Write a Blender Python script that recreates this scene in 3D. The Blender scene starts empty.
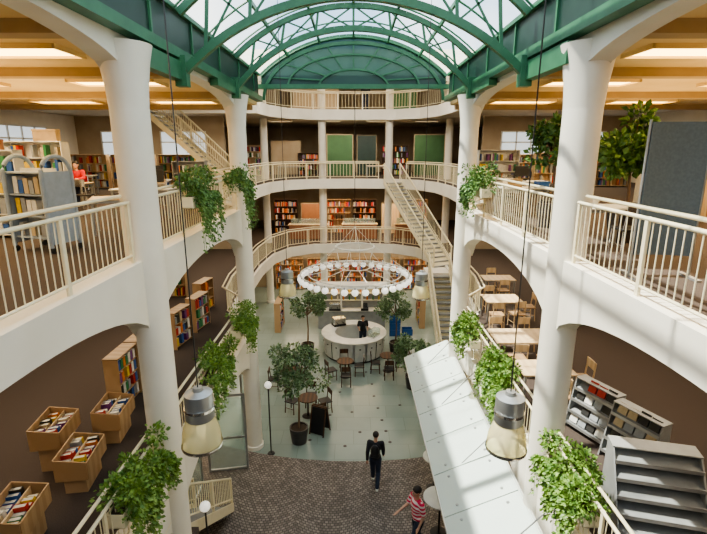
import bpy, bmesh, math, random
from mathutils import Vector, Matrix
R = math.radians
PI = math.pi
S = bpy.context.scene
COL = S.collection
random.seed(5)
# ---------------------------------------------------------------- camera
CAMZ = 9.4; PITCH = R(14); FPX = 470.0
cam = bpy.data.cameras.new('camera'); co = bpy.data.objects.new('camera', cam); COL.objects.link(co)
co.location = (0, 0, CAMZ); co.rotation_euler = (R(90) - PITCH, 0, 0)
cam.sensor_width = 36; cam.lens = FPX / 707 * 36; cam.clip_start = 0.05; cam.clip_end = 300
S.camera = co
def G(px, py, z=0.0):
    a = (px - 353.5) / FPX; b = -(py - 267) / FPX
    fy = math.cos(PITCH) + math.sin(PITCH) * b; up = -math.sin(PITCH) + math.cos(PITCH) * b
    t = (z - CAMZ) / up
    return (a * t, fy * t)
# ---------------------------------------------------------------- materials
def mat(name, col, rough=0.6, metal=0.0, col2=None, scale=8.0, tex='noise', emis=None, estr=0.0, bump=0.0, detail=4, coord='Object'):
    m = bpy.data.materials.new(name); m.use_nodes = True
    nt = m.node_tree; N = nt.nodes; L = nt.links
    b = N['Principled BSDF']
    b.inputs['Roughness'].default_value = rough; b.inputs['Metallic'].default_value = metal
    b.inputs['Base Color'].default_value = (*col, 1)
    if col2 is None: col2 = tuple(c * 0.86 for c in col)
    tc = N.new('ShaderNodeTexCoord')
    if tex == 'noise':
        t = N.new('ShaderNodeTexNoise'); t.inputs['Scale'].default_value = scale; t.inputs['Detail'].default_value = detail
        fac = t.outputs['Fac']
    elif tex == 'wave':
        t = N.new('ShaderNodeTexWave'); t.inputs['Scale'].default_value = scale; t.inputs['Distortion'].default_value = 2.5
        t.bands_direction = 'X'; fac = t.outputs['Fac']
    elif tex == 'stripe':
        t = N.new('ShaderNodeTexWave'); t.inputs['Scale'].default_value = scale; t.bands_direction = 'Z'; fac = t.outputs['Fac']
    L.new(tc.outputs[coord], t.inputs['Vector'])
    r = N.new('ShaderNodeValToRGB'); L.new(fac, r.inputs['Fac'])
    r.color_ramp.elements[0].color = (*col2, 1); r.color_ramp.elements[1].color = (*col, 1)
    r.color_ramp.elements[0].position = 0.35; r.color_ramp.elements[1].position = 0.65
    if tex == 'stripe':
        r.color_ramp.elements[0].position = 0.46; r.color_ramp.elements[1].position = 0.54
    L.new(r.outputs['Color'], b.inputs['Base Color'])
    if bump:
        bp = N.new('ShaderNodeBump'); bp.inputs['Strength'].default_value = bump; L.new(fac, bp.inputs['Height']); L.new(bp.outputs['Normal'], b.inputs['Normal'])
    if emis:
        b.inputs['Emission Color'].default_value = (*emis, 1); b.inputs['Emission Strength'].default_value = estr
    return m
def glass(name, tint, mixf=0.2, rough=0.03):
    m = bpy.data.materials.new(name); m.use_nodes = True
    nt = m.node_tree; N = nt.nodes; L = nt.links
    for n in list(N):
        if n.type != 'OUTPUT_MATERIAL': N.remove(n)
    out = [n for n in N if n.type == 'OUTPUT_MATERIAL'][0]
    tr = N.new('ShaderNodeBsdfTransparent'); tr.inputs['Color'].default_value = (*tint, 1)
    gl = N.new('ShaderNodeBsdfPrincipled'); gl.inputs['Base Color'].default_value = (*tint, 1); gl.inputs['Roughness'].default_value = rough
    ns = N.new('ShaderNodeTexNoise'); ns.inputs['Scale'].default_value = 0.7
    mr = N.new('ShaderNodeMapRange'); mr.inputs['To Min'].default_value = mixf * .9; mr.inputs['To Max'].default_value = min(1, mixf * 1.1)
    L.new(ns.outputs['Fac'], mr.inputs['Value'])
    mx = N.new('ShaderNodeMixShader'); L.new(mr.outputs['Result'], mx.inputs[0])
    L.new(tr.outputs[0], mx.inputs[1]); L.new(gl.outputs[0], mx.inputs[2]); L.new(mx.outputs[0], out.inputs['Surface'])
    return m
def tiles(name, c1, c2, mortar, scale, w=1.0, h=1.0, ms=0.01, rough=0.35, offset=0.5, polar=None, ov=.12):
    m = bpy.data.materials.new(name); m.use_nodes = True
    N = m.node_tree.nodes; L = m.node_tree.links; b = N['Principled BSDF']; b.inputs['Roughness'].default_value = rough
    tc = N.new('ShaderNodeTexCoord'); t = N.new('ShaderNodeTexBrick')
    vec = tc.outputs['Object']
    if polar:
        s = N.new('ShaderNodeSeparateXYZ'); L.new(vec, s.inputs[0])
        def mth(op, a, bb=None):
            q = N.new('ShaderNodeMath'); q.operation = op
            for i, v in enumerate((a, bb)):
                if v is None: continue
                if isinstance(v, (int, float)): q.inputs[i].default_value = v
                else: L.new(v, q.inputs[i])
            return q.outputs[0]
        P = polar
        xs = mth('PINGPONG', mth('ADD', s.outputs[0], 60.0), P)
        yy = mth('SUBTRACT', s.outputs[1], mth('MULTIPLY', mth('MULTIPLY', xs, xs), .38))
        cmb = N.new('ShaderNodeCombineXYZ'); L.new(s.outputs[0], cmb.inputs[0]); L.new(yy, cmb.inputs[1])
        vec = cmb.outputs[0]
    L.new(vec, t.inputs['Vector'])
    t.inputs['Color1'].default_value = (*c1, 1); t.inputs['Color2'].default_value = (*c2, 1); t.inputs['Mortar'].default_value = (*mortar, 1)
    t.inputs['Scale'].default_value = scale; t.inputs['Brick Width'].default_value = w; t.inputs['Row Height'].default_value = h
    t.inputs['Mortar Size'].default_value = ms; t.offset = offset
    n = N.new('ShaderNodeTexNoise'); n.inputs['Scale'].default_value = .8; n.inputs['Detail'].default_value = 3; L.new(tc.outputs['Object'], n.inputs['Vector'])
    mx = N.new('ShaderNodeMixRGB'); mx.blend_type = 'OVERLAY'; mx.inputs[0].default_value = ov
    L.new(t.outputs['Color'], mx.inputs[1]); L.new(n.outputs['Fac'], mx.inputs[2]); L.new(mx.outputs[0], b.inputs['Base Color'])
    if polar:
        bp = N.new('ShaderNodeBump'); bp.inputs['Strength'].default_value = .3; bp.invert = True; L.new(t.outputs['Fac'], bp.inputs['Height']); L.new(bp.outputs[0], b.inputs['Normal'])
    return m
M = dict(
 white=mat('white_plaster', (.82, .785, .70), .6, scale=1.2, col2=(.76, .72, .63)),
 wallt=mat('tan_wall', (.42, .34, .24), .7, scale=1.2, col2=(.36, .28, .19)),
 ceil=mat('ceiling_cream', (.82, .64, .34), .7, scale=.6, col2=(.70, .52, .25)),
 ceilw=mat('ceiling_white', (.66, .60, .48), .7, scale=.6),
 beamc=mat('cream_beam', (.46, .33, .17), .7, scale=2),
 column=mat('column_paint', (.84, .80, .71), .45, scale=1.5, col2=(.78, .74, .65)),
 rail=mat('cream_enamel', (.82, .74, .53), .3, scale=6, col2=(.77, .69, .48)),
 carpet=mat('brown_carpet', (.088, .064, .052), .95, scale=60, col2=(.058, .042, .034), bump=.2),
 stone=tiles('pale_stone', (.27, .335, .31), (.245, .305, .28), (.20, .245, .23), 1.0, 1.2, .8, .008, .22),
 cobble=tiles('cobbles', (.30, .255, .225), (.14, .115, .10), (.065, .055, .048), 1.0, .10, .085, .010, .6, polar=.9, ov=.3),
 green=mat('green_steel', (.05, .175, .09), .4, scale=4, col2=(.036, .14, .07)),
 dgreen=mat('dark_green_panel', (.014, .042, .032), .35, scale=3, col2=(.01, .032, .024)),
 glassr=glass('roof_glass', (.86, .92, .94), .10),
 glassc=glass('canopy_glass', (.80, .88, .84), .66, .35),
 glassd=glass('door_glass', (.80, .88, .86), .22),
 glassg=glass('gable_glass', (.05, .12, .11), .72, .2),
 shade=glass('lamp_shade_glass', (.95, .90, .66), .36, .15),
 clear=mat('frosted_lamp_glass', (.9, .9, .86), .2, emis=(1, .96, .88), estr=.8),
 wood=mat('birch_wood', (.47, .31, .17), .45, scale=1.6, tex='wave', col2=(.40, .25, .125)),
 woodl=mat('light_wood', (.72, .54, .33), .4, scale=1.6, tex='wave', col2=(.64, .46, .27)),
 woodd=mat('dark_wood', (.10, .045, .02), .5, scale=2, tex='wave', col2=(.06, .028, .014)),
 black=mat('black_plastic', (.02, .02, .022), .4),
 blacks=mat('black_cloth', (.022, .024, .03), .85, scale=20),
 metal=mat('grey_metal', (.42, .43, .43), .35, .6, scale=5),
 steelp=mat('pale_grey_steel', (.36, .37, .37), .4, .2, scale=4),
 chrome=mat('chrome', (.7, .7, .7), .15, .95),
 blue=mat('blue_grey_felt', (.125, .165, .20), .9, scale=30, col2=(.105, .14, .17)),
 bluep=mat('blue_plastic', (.03, .12, .38), .4),
 trolley=mat('blue_grey_lacquer', (.36, .43, .50), .4),
 red=mat('red_cloth', (.60, .02, .03), .8, scale=15),
 orange=mat('rust_paint', (.36, .16, .08), .5, scale=3),
 gboard=mat('green_board', (.045, .12, .05), .6, scale=2),
 whitep=mat('white_laminate', (.80, .79, .74), .3, scale=3),
 paper=mat('paper', (.78, .75, .66), .8, scale=20),
 card=mat('cardboard', (.45, .32, .18), .8, scale=8),
 pink=mat('pink_stripes', (.70, .03, .10), .8, scale=3.4, tex='stripe', col2=(.88, .74, .74)),
 denim=mat('dark_denim', (.03, .04, .07), .85, scale=25),
 khaki=mat('pale_cloth', (.45, .40, .33), .85, scale=25),
 skin=mat('skin', (.62, .36, .25), .5, scale=10, col2=(.56, .32, .22)),
 hair=mat('dark_hair', (.02, .014, .01), .6, scale=40),
 bark=mat('bark', (.20, .13, .08), .85, scale=12, bump=.4),
 soil=mat('soil', (.05, .032, .02), .95, scale=30),
 pot=mat('dark_pot', (.05, .045, .045), .4),
 panelm=mat('brushed_panel', (.70, .69, .65), .35, .25, scale=3),
 lightw=mat('warm_diffuser', (1, .85, .5), .4, emis=(1, .66, .24), estr=7.0),
 lightn=mat('neutral_diffuser', (1, .95, .85), .4, emis=(1, .84, .58), estr=6.0),
 bulb=mat('bulb_glass', (1, .98, .9), .3, emis=(1, .95, .85), estr=.6),
 winl=mat('daylight_window', (.5, .6, .65), .3, emis=(.88, .94, 1), estr=.75, scale=.8, col2=(.3, .4, .42)),
 leafA=mat('leaf_light', (.23, .36, .065), .5, scale=9, col2=(.08, .18, .035)),
 leafB=mat('leaf_mid', (.16, .29, .07), .5, scale=9, col2=(.06, .14, .035)),
 leafC=mat('leaf_dark', (.20, .30, .14), .5, scale=5, col2=(.07, .14, .06)),
)
BOOKC = {'red': (.50, .04, .03), 'blue': (.04, .12, .38), 'white': (.75, .74, .70), 'green': (.05, .25, .10), 'yellow': (.70, .50, .06),
         'black': (.03, .03, .03), 'orange': (.70, .22, .04), 'grey': (.32, .34, .36), 'beige': (.55, .44, .28), 'purple': (.20, .06, .22)}
for k, v in BOOKC.items(): M['b_' + k] = mat('book_cover_' + k, v, .5, scale=14)
# ---------------------------------------------------------------- mesh builder
class MB:
    def __init__(s): s.v = []; s.f = []; s.mi = []; s.cur = 0
    def face(s, idx): s.f.append(idx); s.mi.append(s.cur)
    def box(s, c, d, rz=0, rx=0, ry=0):
        m = Matrix.Rotation(rz, 3, 'Z') @ Matrix.Rotation(ry, 3, 'Y') @ Matrix.Rotation(rx, 3, 'X'); n = len(s.v)
        for x in (-.5, .5):
            for y in (-.5, .5):
                for z in (-.5, .5):
                    p = m @ Vector((x * d[0], y * d[1], z * d[2])); s.v.append((p.x + c[0], p.y + c[1], p.z + c[2]))
        for q in ((0, 1, 3, 2), (4, 6, 7, 5), (0, 4, 5, 1), (2, 3, 7, 6), (0, 2, 6, 4), (1, 5, 7, 3)): s.face([n + i for i in q])
        return s
    def bar(s, p0, p1, w, h):
        p0 = Vector(p0); p1 = Vector(p1); t = (p1 - p0).normalized()
        up = Vector((0, 0, 1)) if abs(t.z) < .95 else Vector((0, 1, 0))
        a = t.cross(up).normalized(); b = a.cross(t).normalized(); n = len(s.v)
        for p in (p0, p1):
            for (i, j) in ((-1, -1), (1, -1), (1, 1), (-1, 1)):
                q = p + a * (i * w / 2) + b * (j * h / 2); s.v.append(tuple(q))
        for k in range(4): s.face([n + k, n + (k + 1) % 4, n + 4 + (k + 1) % 4, n + 4 + k])
        s.face([n + 3, n + 2, n + 1, n]); s.face([n + 4, n + 5, n + 6, n + 7]); return s
    def tube(s, pts, r, seg=8, closed=False, r1=None):
        pts = [Vector(p) for p in pts]; k = len(pts); n0 = len(s.v)
        for i, p in enumerate(pts):
            if closed: t = pts[(i + 1) % k] - pts[i - 1]
            else: t = pts[min(i + 1, k - 1)] - pts[max(i - 1, 0)]
            t.normalize(); up = Vector((0, 0, 1)) if abs(t.z) < .9 else Vector((0, 1, 0))
            a = t.cross(up).normalized(); b = a.cross(t).normalized()
            rr = r if r1 is None else r + (r1 - r) * i / (k - 1)
            for j in range(seg):
                an = 2 * PI * j / seg; s.v.append(tuple(p + a * math.cos(an) * rr + b * math.sin(an) * rr))
        for i in range(k if closed else k - 1):
            A = n0 + i * seg; B = n0 + ((i + 1) % k) * seg
            for j in range(seg): s.face([A + j, A + (j + 1) % seg, B + (j + 1) % seg, B + j])
        if not closed:
            s.face([n0 + j for j in range(seg)][::-1]); s.face([n0 + (k - 1) * seg + j for j in range(seg)])
        return s
    def lathe(s, prof, seg=24, c=(0, 0, 0), a0=0, a1=2 * PI):
        full = abs(a1 - a0 - 2 * PI) < 1e-6; n0 = len(s.v); k = len(prof); ns = seg if full else seg + 1
        for i in range(ns):
            an = a0 + (a1 - a0) * i / seg
            for (r, z) in prof: s.v.append((c[0] + r * math.cos(an), c[1] + r * math.sin(an), c[2] + z))
        for i in range(seg):
            A = n0 + i * k; B = n0 + ((i + 1) % ns) * k
            for j in range(k - 1): s.face([A + j, B + j, B + j + 1, A + j + 1])
        return s
    def prism(s, pts, z0, z1):
        n = len(s.v); k = len(pts)
        for z in (z0, z1):
            for p in pts: s.v.append((p[0], p[1], z))
        for i in range(k): s.face([n + i, n + (i + 1) % k, n + k + (i + 1) % k, n + k + i])
        s.face([n + i for i in range(k)][::-1]); s.face([n + k + i for i in range(k)]); return s
    def quadbox(s, A, B):
        n = len(s.v); k = len(A)
        s.v += [tuple(p) for p in A] + [tuple(p) for p in B]
        for i in range(k): s.face([n + i, n + (i + 1) % k, n + k + (i + 1) % k, n + k + i])
        s.face([n + i for i in range(k)][::-1]); s.face([n + k + i for i in range(k)]); return s
    def ell(s, c, r, seg=12, rings=8):
        n = len(s.v)
        s.v.append((c[0], c[1], c[2] - r[2]))
        for i in range(1, rings):
            ph = -PI / 2 + PI * i / rings
            for j in range(seg):
                th = 2 * PI * j / seg; s.v.append((c[0] + r[0] * math.cos(ph) * math.cos(th), c[1] + r[1] * math.cos(ph) * math.sin(th), c[2] + r[2] * math.sin(ph)))
        s.v.append((c[0], c[1], c[2] + r[2])); top = len(s.v) - 1
        for j in range(seg):
            s.face([n, n + 1 + (j + 1) % seg, n + 1 + j])
            for i in range(rings - 2):
                A = n + 1 + i * seg; B = A + seg
                s.face([A + j, A + (j + 1) % seg, B + (j + 1) % seg, B + j])
            A = n + 1 + (rings - 2) * seg; s.face([A + j, A + (j + 1) % seg, top])
        return s
    def cap(s, p0, p1, r0, r1):
        s.tube([p0, p1], r0, 10, r1=r1); s.ell(p0, (r0, r0, r0), 10, 6); s.ell(p1, (r1, r1, r1), 10, 6); return s
    def build(s, name, m, parent=None, smooth=False, loc=None, bevel=0, fix=True):
        me = bpy.data.meshes.new(name); me.from_pydata(s.v, [], s.f)
        ms = m if isinstance(m, (list, tuple)) else [m]
        for x in ms: me.materials.append(x)
        if len(ms) > 1: me.polygons.foreach_set('material_index', s.mi)
        if fix:
            bm = bmesh.new(); bm.from_mesh(me); bmesh.ops.recalc_face_normals(bm, faces=bm.faces)
            ng = [f for f in bm.faces if len(f.verts) > 6]
            if ng: bmesh.ops.triangulate(bm, faces=ng)
            bm.to_mesh(me); bm.free()
        if smooth: me.shade_smooth()
        o = bpy.data.objects.new(name, me); COL.objects.link(o)
        if loc: o.location = loc
        if parent: o.parent = parent
        if bevel:
            b = o.modifiers.new('bevel', 'BEVEL'); b.width = bevel; b.segments = 2; b.limit_method = 'ANGLE'
        if smooth:
            e = o.modifiers.new('edges', 'EDGE_SPLIT'); e.split_angle = R(50)
        return o
def tag(o, label=None, cat=None, group=None, kind=None):
    if label: o['label'] = label
    if cat: o['category'] = cat
    if group: o['group'] = group
    if kind: o['kind'] = kind
    return o
def T(name, label, cat, loc=(0, 0, 0), rz=0, group=None):
    o = bpy.data.objects.new(name, None); COL.objects.link(o); o.location = loc; o.rotation_euler = (0, 0, rz); o.empty_display_size = .1
    return tag(o, label, cat, group)
def struct(o): o['kind'] = 'structure'; return o
def dup(root, loc, rz=0, label=None, group=None, scale=None):
    r = root.copy(); COL.objects.link(r); r.location = loc; r.rotation_euler = (0, 0, rz)
    if label: r['label'] = label
    if group: r['group'] = group
    if scale: r.scale = scale
    for ch in list(root.children):
        c = ch.copy(); COL.objects.link(c); c.parent = r
        for g in list(ch.children):
            d = g.copy(); COL.objects.link(d); d.parent = c
    return r
def share(src, parent, loc=(0, 0, 0), rot=(0, 0, 0)):
    c = bpy.data.objects.new(src.name.split('.')[0], src.data); COL.objects.link(c); c.parent = parent; c.location = loc; c.rotation_euler = rot
    return c
# ---------------------------------------------------------------- levels and plan
L1, L2, L3 = 3.85, 7.7, 11.55
EX = 3.2; YN = 7.15; YF = 13.5
half = [(EX, 13.9), (4.3, 15.3), (4.5, 17.0), (4.6, 22.5), (4.4, 25), (3.7, 26.8), (2.4, 27.8), (0, 28.05)]
WX = 15.0; YB = 38.0
def slab(name, z, th, m, sx):
    pts = [(0, -6), (0, 0.15), (EX * sx, 0.15)] + [(x * sx, y) for x, y in half] + [(0, YB), (WX * sx, YB), (WX * sx, -6)]
    return struct(MB().prism(pts, z - th, z).build(name, m))
for z in (L1, L2):
    for sx in (-1, 1):
        slab('floor', z, .06, M['carpet'], sx)
        o = slab('ceiling', z - .07, .30, M['ceilw'], sx)
struct(MB().prism([(-WX, -6), (WX, -6), (WX, YB), (-WX, YB)], -.2, 0).build('floor', M['stone']))
cob = [(-WX, -6), (WX, -6), (WX, 14.5)] + [(x, 12.7 + .045 * x * x) for x in [4.5 - .75 * i for i in range(13)]] + [(-WX, 14.5)]
struct(MB().prism(cob, .001, .012).build('floor', M['cobble']))
for sx in (-1, 1):
    if sx < 0: pts = [(0, 28.05), (-2.4, 27.8), (-3.7, 26.8), (-4.4, 25), (-4.5, 23), (-8.7, 23), (-8.7, 17.2), (-WX, 17.2), (-WX, YB), (0, YB)]
    else: pts = [(0, 28.05), (2.4, 27.8), (3.7, 26.8), (4.4, 25), (4.6, 22.5), (4.5, 17.2), (WX, 17.2), (WX, YB), (0, YB)]
    struct(MB().prism(pts, L3 - .4, L3).build('floor', M['ceilw']))
ZC = 10.9
for sx in (-1, 1):
    struct(MB().prism([(3.35 * sx, -6), (WX * sx, -6), (WX * sx, 17.2), (3.35 * sx, 17.2)], ZC, ZC + .35).build('ceiling', M['ceil']))
struct(MB().quadbox([(-WX, 16.7, 11.62), (WX, 16.7, 11.62), (WX, 16.7, 11.8), (-WX, 16.7, 11.8)], [(-WX, 24, 13.8), (WX, 24, 13.8), (WX, 24, 14.0), (-WX, 24, 14.0)]).build('ceiling', M['ceilw']))
struct(MB().prism([(-WX, 24), (WX, 24), (WX, YB), (-WX, YB)], 13.8, 14.0).build('ceiling', M['ceilw']))
struct(MB().box((-WX - .1, 16, 6.9), (.2, 44, 14)).build('wall_left', M['white']))
struct(MB().box((WX + .1, 16, 6.9), (.2, 44, 14)).build('wall_right', M['white']))
struct(MB().box((0, YB + .1, 6.9), (30.4, .2, 14)).build('wall_back', M['wallt']))
struct(MB().box((0, -6.1, 5.4), (30.4, .2, 11)).build('wall_front', M['white']))
tn = [0]
def arch_beam(sx, y0, y1, top, ap, rise, th=.30):
    tn[0] += 1
    n = 20; pts = []
    for i in range(n + 1):
        u = -1 + 2 * i / n; uu = min(abs(u), .999)
        pts.append((y0 + (y1 - y0) * i / n, ap - rise * (1 - math.sqrt(1 - uu ** 2.2))))
    mb = MB(); x0 = sx * EX - sx * .02; x1 = sx * (EX + th)
    for i in range(n):
        (ya, za), (yb, zb) = pts[i], pts[i + 1]
        A = [(x0, ya, za), (x0, ya, top), (x1, ya, top), (x1, ya, za)]; B = [(x0, yb, zb), (x0, yb, top), (x1, yb, top), (x1, yb, zb)]
        k = len(mb.v); mb.v += A + B
        for (p, q) in ((0, 1), (1, 2), (2, 3), (3, 0)): mb.face([k + p, k + q, k + 4 + q, k + 4 + p])
        if i == 0: mb.face([k, k + 3, k + 2, k + 1])
        if i == n - 1: mb.face([k + 4, k + 5, k + 6, k + 7])
    struct(mb.build('trim_%d' % tn[0], M['white']))
for sx in (-1, 1):
    for z in (L1, L2):
        for (a, b) in ((.9, YN), (YN, YF)): arch_beam(sx, a, b, z + .07, z - .42, .95)
    for (a, b) in ((.9, YN), (YN, YF)): arch_beam(sx, a, b, 11.05, 10.84, .5)
def strip(path, z0, z1, th, m):
    tn[0] += 1; mb = MB()
    P = [Vector(p) for p in path]; k = len(P); ofs = []
    for i in range(k):
        t = (P[min(i + 1, k - 1)] - P[max(i - 1, 0)]).normalized(); nrm = Vector((t.y, -t.x)); ofs.append(P[i] + nrm * th)
    for i in range(k - 1):
        j = i + 1
        A = [(P[i].x, P[i].y, z0), (P[i].x, P[i].y, z1), (ofs[i].x, ofs[i].y, z1), (ofs[i].x, ofs[i].y, z0)]
        B = [(P[j].x, P[j].y, z0), (P[j].x, P[j].y, z1), (ofs[j].x, ofs[j].y, z1), (ofs[j].x, ofs[j].y, z0)]
        mb.quadbox(A, B)
    return struct(mb.build('trim_%d' % tn[0], m))
farpath = [(-EX, 13.6)] + [(-x, y) for x, y in half] + [(x, y) for x, y in half[::-1][1:]] + [(EX, 13.6)]
for z in (L1, L2): strip(farpath, z - .5, z + .06, .12, M['white'])
p3 = [(-8.7, 17.3), (-8.7, 23), (-4.5, 23), (-4.4, 25), (-3.7, 26.8), (-2.4, 27.8), (0, 28.05), (2.4, 27.8), (3.7, 26.8), (4.4, 25), (4.6, 22.5), (4.5, 17.3)]
strip(p3, L3 - .5, L3 + .06, .12, M['white'])
# ---------------------------------------------------------------- columns
def column(x, y, z0, z1, r, label, group=None, cap=True):
    t = T('column', label, 'column', (x, y, z0), 0, group); h = z1 - z0
    MB().lathe([(0, .12), (r, .12), (r, h - .02), (0, h - .02)], 28).build('shaft', M['column'], t, smooth=True)
    MB().lathe([(0, 0), (r + .035, 0), (r + .035, .12), (r, .14), (0, .14)], 28).build('base_ring', M['column'], t, smooth=True)
    if cap:
        MB().lathe([(r, h - .9), (r + .02, h - .6), (r + .07, h - .25), (r + .12, h - .03), (0, h - .03)], 28).build('capital', M['column'], t, smooth=True)
column(-EX - .04, YN, 0, 10.87, .27, 'big white round column at the near left of the atrium')
column(EX + .12, YN, 0, 10.87, .27, 'big white round column at the near right of the atrium')
column(-EX - .02, YF, 0, 10.87, .25, 'white round column beyond the near left one, plants hung beside it')
column(EX, YF, 0, 10.87, .25, 'white round column beyond the near right one, above the glass canopy')
for i, (x, y) in enumerate(((-5.25, 28.5), (-1.85, 28.6), (2.1, 28.6), (5.6, 28.5))):
    column(x, y, 0, 13.78, .22, ['slim white column at the far left corner of the curved galleries', 'slim white column behind the far galleries, left of centre', 'slim white column behind the far galleries, right of centre', 'slim white column at the far right corner of the galleries'][i], None, False)
# ---------------------------------------------------------------- railings
def railing(path, z, side, label, detail=True, postgap=1.45, hand=True, zs=None, h=.95):
    P = [Vector((p[0], p[1], (zs[i] if zs else z))) for i, p in enumerate(path)]
    o = P[0].copy(); t = T('railing', label, 'railing', tuple(o)); P = [p - o for p in P]; up = lambda d: [p + Vector((0, 0, d)) for p in P]
    MB().tube(up(h - .06), .026 if detail else .036, 8).build('top_rail', M['rail'], t, smooth=True)
    MB().tube(up(.12), .018, 6).build('bottom_rail', M['rail'], t, smooth=True)
    if hand:
        q = []
        for i, p in enumerate(P):
            tt = (P[min(i + 1, len(P) - 1)] - P[max(i - 1, 0)]); nn = Vector((tt.y, -tt.x, 0)).normalized() * side * .11
            q.append(p + nn + Vector((0, 0, h + .03)))
        MB().tube(q, .026, 8).build('handrail', M['rail'], t, smooth=True)
    seglen = [(P[i + 1] - P[i]).length for i in range(len(P) - 1)]; tot = sum(seglen)
    def at(d):
        for i, s in enumerate(seglen):
            if d <= s + 1e-6: return P[i].lerp(P[i + 1], d / s), (P[i + 1] - P[i]).normalized()
            d -= s
        return P[-1].copy(), (P[-1] - P[-2]).normalized()
    npost = max(2, int(round(tot / postgap)) + 1); proto = None
    for i in range(npost):
        p, tg = at(.04 + (tot - .08) * i / (npost - 1))
        if proto is None:
            mb = MB().box((0, 0, (h - .03) / 2 - .12), (.06, .035, h + .2))
            if hand: mb.bar((0, 0, h - .16), (0, 0, h - .04), .03, .03)
            proto = mb.build('post', M['rail'], t, bevel=.006); proto.location = p
            proto.rotation_euler = (0, 0, math.atan2(tg.y, tg.x))
        else: share(proto, t, p, (0, 0, math.atan2(tg.y, tg.x)))
    gap = .125 if detail else .19; nb = int(tot / gap)
    if detail:
        pr = None
        for i in range(1, nb):
            p, tg = at(tot * i / nb)
            if pr is None:
                pr = MB().tube([(0, 0, .12), (0, 0, h - .07)], .0085, 6).build('baluster', M['rail'], t); pr.location = p
            else: share(pr, t, p)
    else:
        mb = MB()
        for i in range(1, nb):
            p, tg = at(tot * i / nb); mb.tube([p + Vector((0, 0, .12)), p + Vector((0, 0, h - .07))], .012, 4)
        mb.build('baluster_row', M['rail'], t)
    return t
for z, nm in ((L2, 'upper'), (L1, 'lower')):
    for sx, sd in ((-1, 'left'), (1, 'right')):
        x = sx * (EX + .06)
        railing([(x, .3), (x, YN - .33)], z + .07, sx, 'cream baluster railing of the %s %s gallery, on the near side of the big column' % (nm, sd))
        railing([(x, YN + .33), (x, YF - .32)], z + .07, sx, 'cream baluster railing of the %s %s gallery, between the two columns' % (nm, sd))
railing([(-EX - .05, 13.95), (-4.35, 15.35), (-4.55, 17.0), (-4.62, 18.8)], L2 + .06, -1, 'cream railing of the upper left gallery, behind the hanging plants', False)
railing([(-4.65, 21.2), (-4.65, 22.5), (-4.45, 25.05), (-3.75, 26.88), (-2.43, 27.9), (0, 28.12), (1.5, 28.0)], L2 + .06, -1, 'curved cream railing along the middle far gallery', False)
railing([(3.0, 27.5), (3.75, 26.88), (4.45, 25.05), (4.65, 22.5), (4.55, 17), (4.35, 15.35), (EX + .05, 13.95)], L2 + .06, -1, 'cream railing of the upper right gallery, beyond the stair head', False)
railing([(-EX - .05, 13.95), (-4.35, 15.35), (-4.55, 17.0), (-4.65, 22.5), (-4.45, 25.05), (-3.75, 26.88), (-2.43, 27.9), (0, 28.12), (2.43, 27.9), (3.75, 26.88), (4.45, 25.05)], L1 + .06, -1, 'curved cream railing along the lowest far gallery', False)
railing([(4.62, 20.4), (4.55, 17), (4.35, 15.35), (EX + .05, 13.95)], L1 + .06, -1, 'cream railing of the lower right gallery, beyond the column', False)
railing([(-4.4, 23.2), (-4.45, 25.05), (-3.75, 26.88), (-2.43, 27.9), (0, 28.12), (2.43, 27.9), (3.75, 26.88), (4.45, 25.05), (4.65, 22.5), (4.55, 18)], L3 + .06, -1, 'cream railing along the topmost far gallery under the roof', False)
# ---------------------------------------------------------------- stairs
def stair(pt, pb, zt, zb, w, label, n=22, hr=.038):
    pt = Vector(pt); pb = Vector(pb); d = (pb - pt); ln = d.length; an = math.atan2(d.y, d.x)
    t = T('staircase', label, 'stairs', (pt.x, pt.y, zt), an); H = zt - zb
    rise = H / n; run = ln / n
    mb = MB()
    for i in range(n): mb.box((run * (i + .5), 0, -rise * (i + 1) + .03), (run + .02, w, .06))
    mb.build('treads', M['steelp'], t)
    for s in (-1, 1):
        mb = MB(); y = s * (w / 2 + .02)
        mb.quadbox([(0, y - .02, -.22), (0, y + .02, -.22), (0, y + .02, .06), (0, y - .02, .06)], [(ln, y - .02, -H - .06), (ln, y + .02, -H - .06), (ln, y + .02, -H + .2), (ln, y - .02, -H + .2)])
        mb.build('stringer', M['rail'], t)
        y = s * w / 2
        MB().tube([(0, y, .95), (ln, y, -H + .95)], hr, 8).build('handrail', M['rail'], t, smooth=True)
        MB().tube([(0, y, .24), (ln, y, -H + .32)], .02, 6).build('lower_rail', M['rail'], t, smooth=True)
        mb = MB()
        for i in range(1, n * 2):
            x = ln * i / (n * 2); zz = -H * i / (n * 2); mb.tube([(x, y, zz + .24), (x, y, zz + .94)], .011, 4)
        mb.build('baluster_row', M['rail'], t)
        for x, zz in ((.02, 0), (ln / 2, -H / 2), (ln - .02, -H)): MB().box((x, y, zz + .45), (.05, .05, 1.0)).build('post', M['rail'], t)
    MB().quadbox([(0, -w / 2, -.22), (0, w / 2, -.22), (0, w / 2, -.17), (0, -w / 2, -.17)], [(ln, -w / 2, -H - .06), (ln, w / 2, -H - .06), (ln, w / 2, -H), (ln, -w / 2, -H)]).build('soffit', M['rail'], t)
    return t
stair((-8.7, 19.6), (-4.7, 19.6), L3, L2, 1.2, 'cream stair descending from the top gallery at the back left')
stair((2.2, 27.3), (4.35, 22.3), L2, L1, 1.0, 'cream stair descending in front of the far right galleries, upper flight')
stair((3.95, 21.1), (3.95, 15.9), L1, .0, .95, 'cream stair continuing from the lowest far gallery to the ground at the right')
struct(MB().box((4.05, 21.65, L1 - .1), (1.3, 1.1, .2)).build('floor', M['white']))
stair((-3.75, 7.75), (-3.75, 10.7), 2.2, .012, 1.0, 'short stair with cream rails beneath the lower left gallery', 12, .028)
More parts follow.
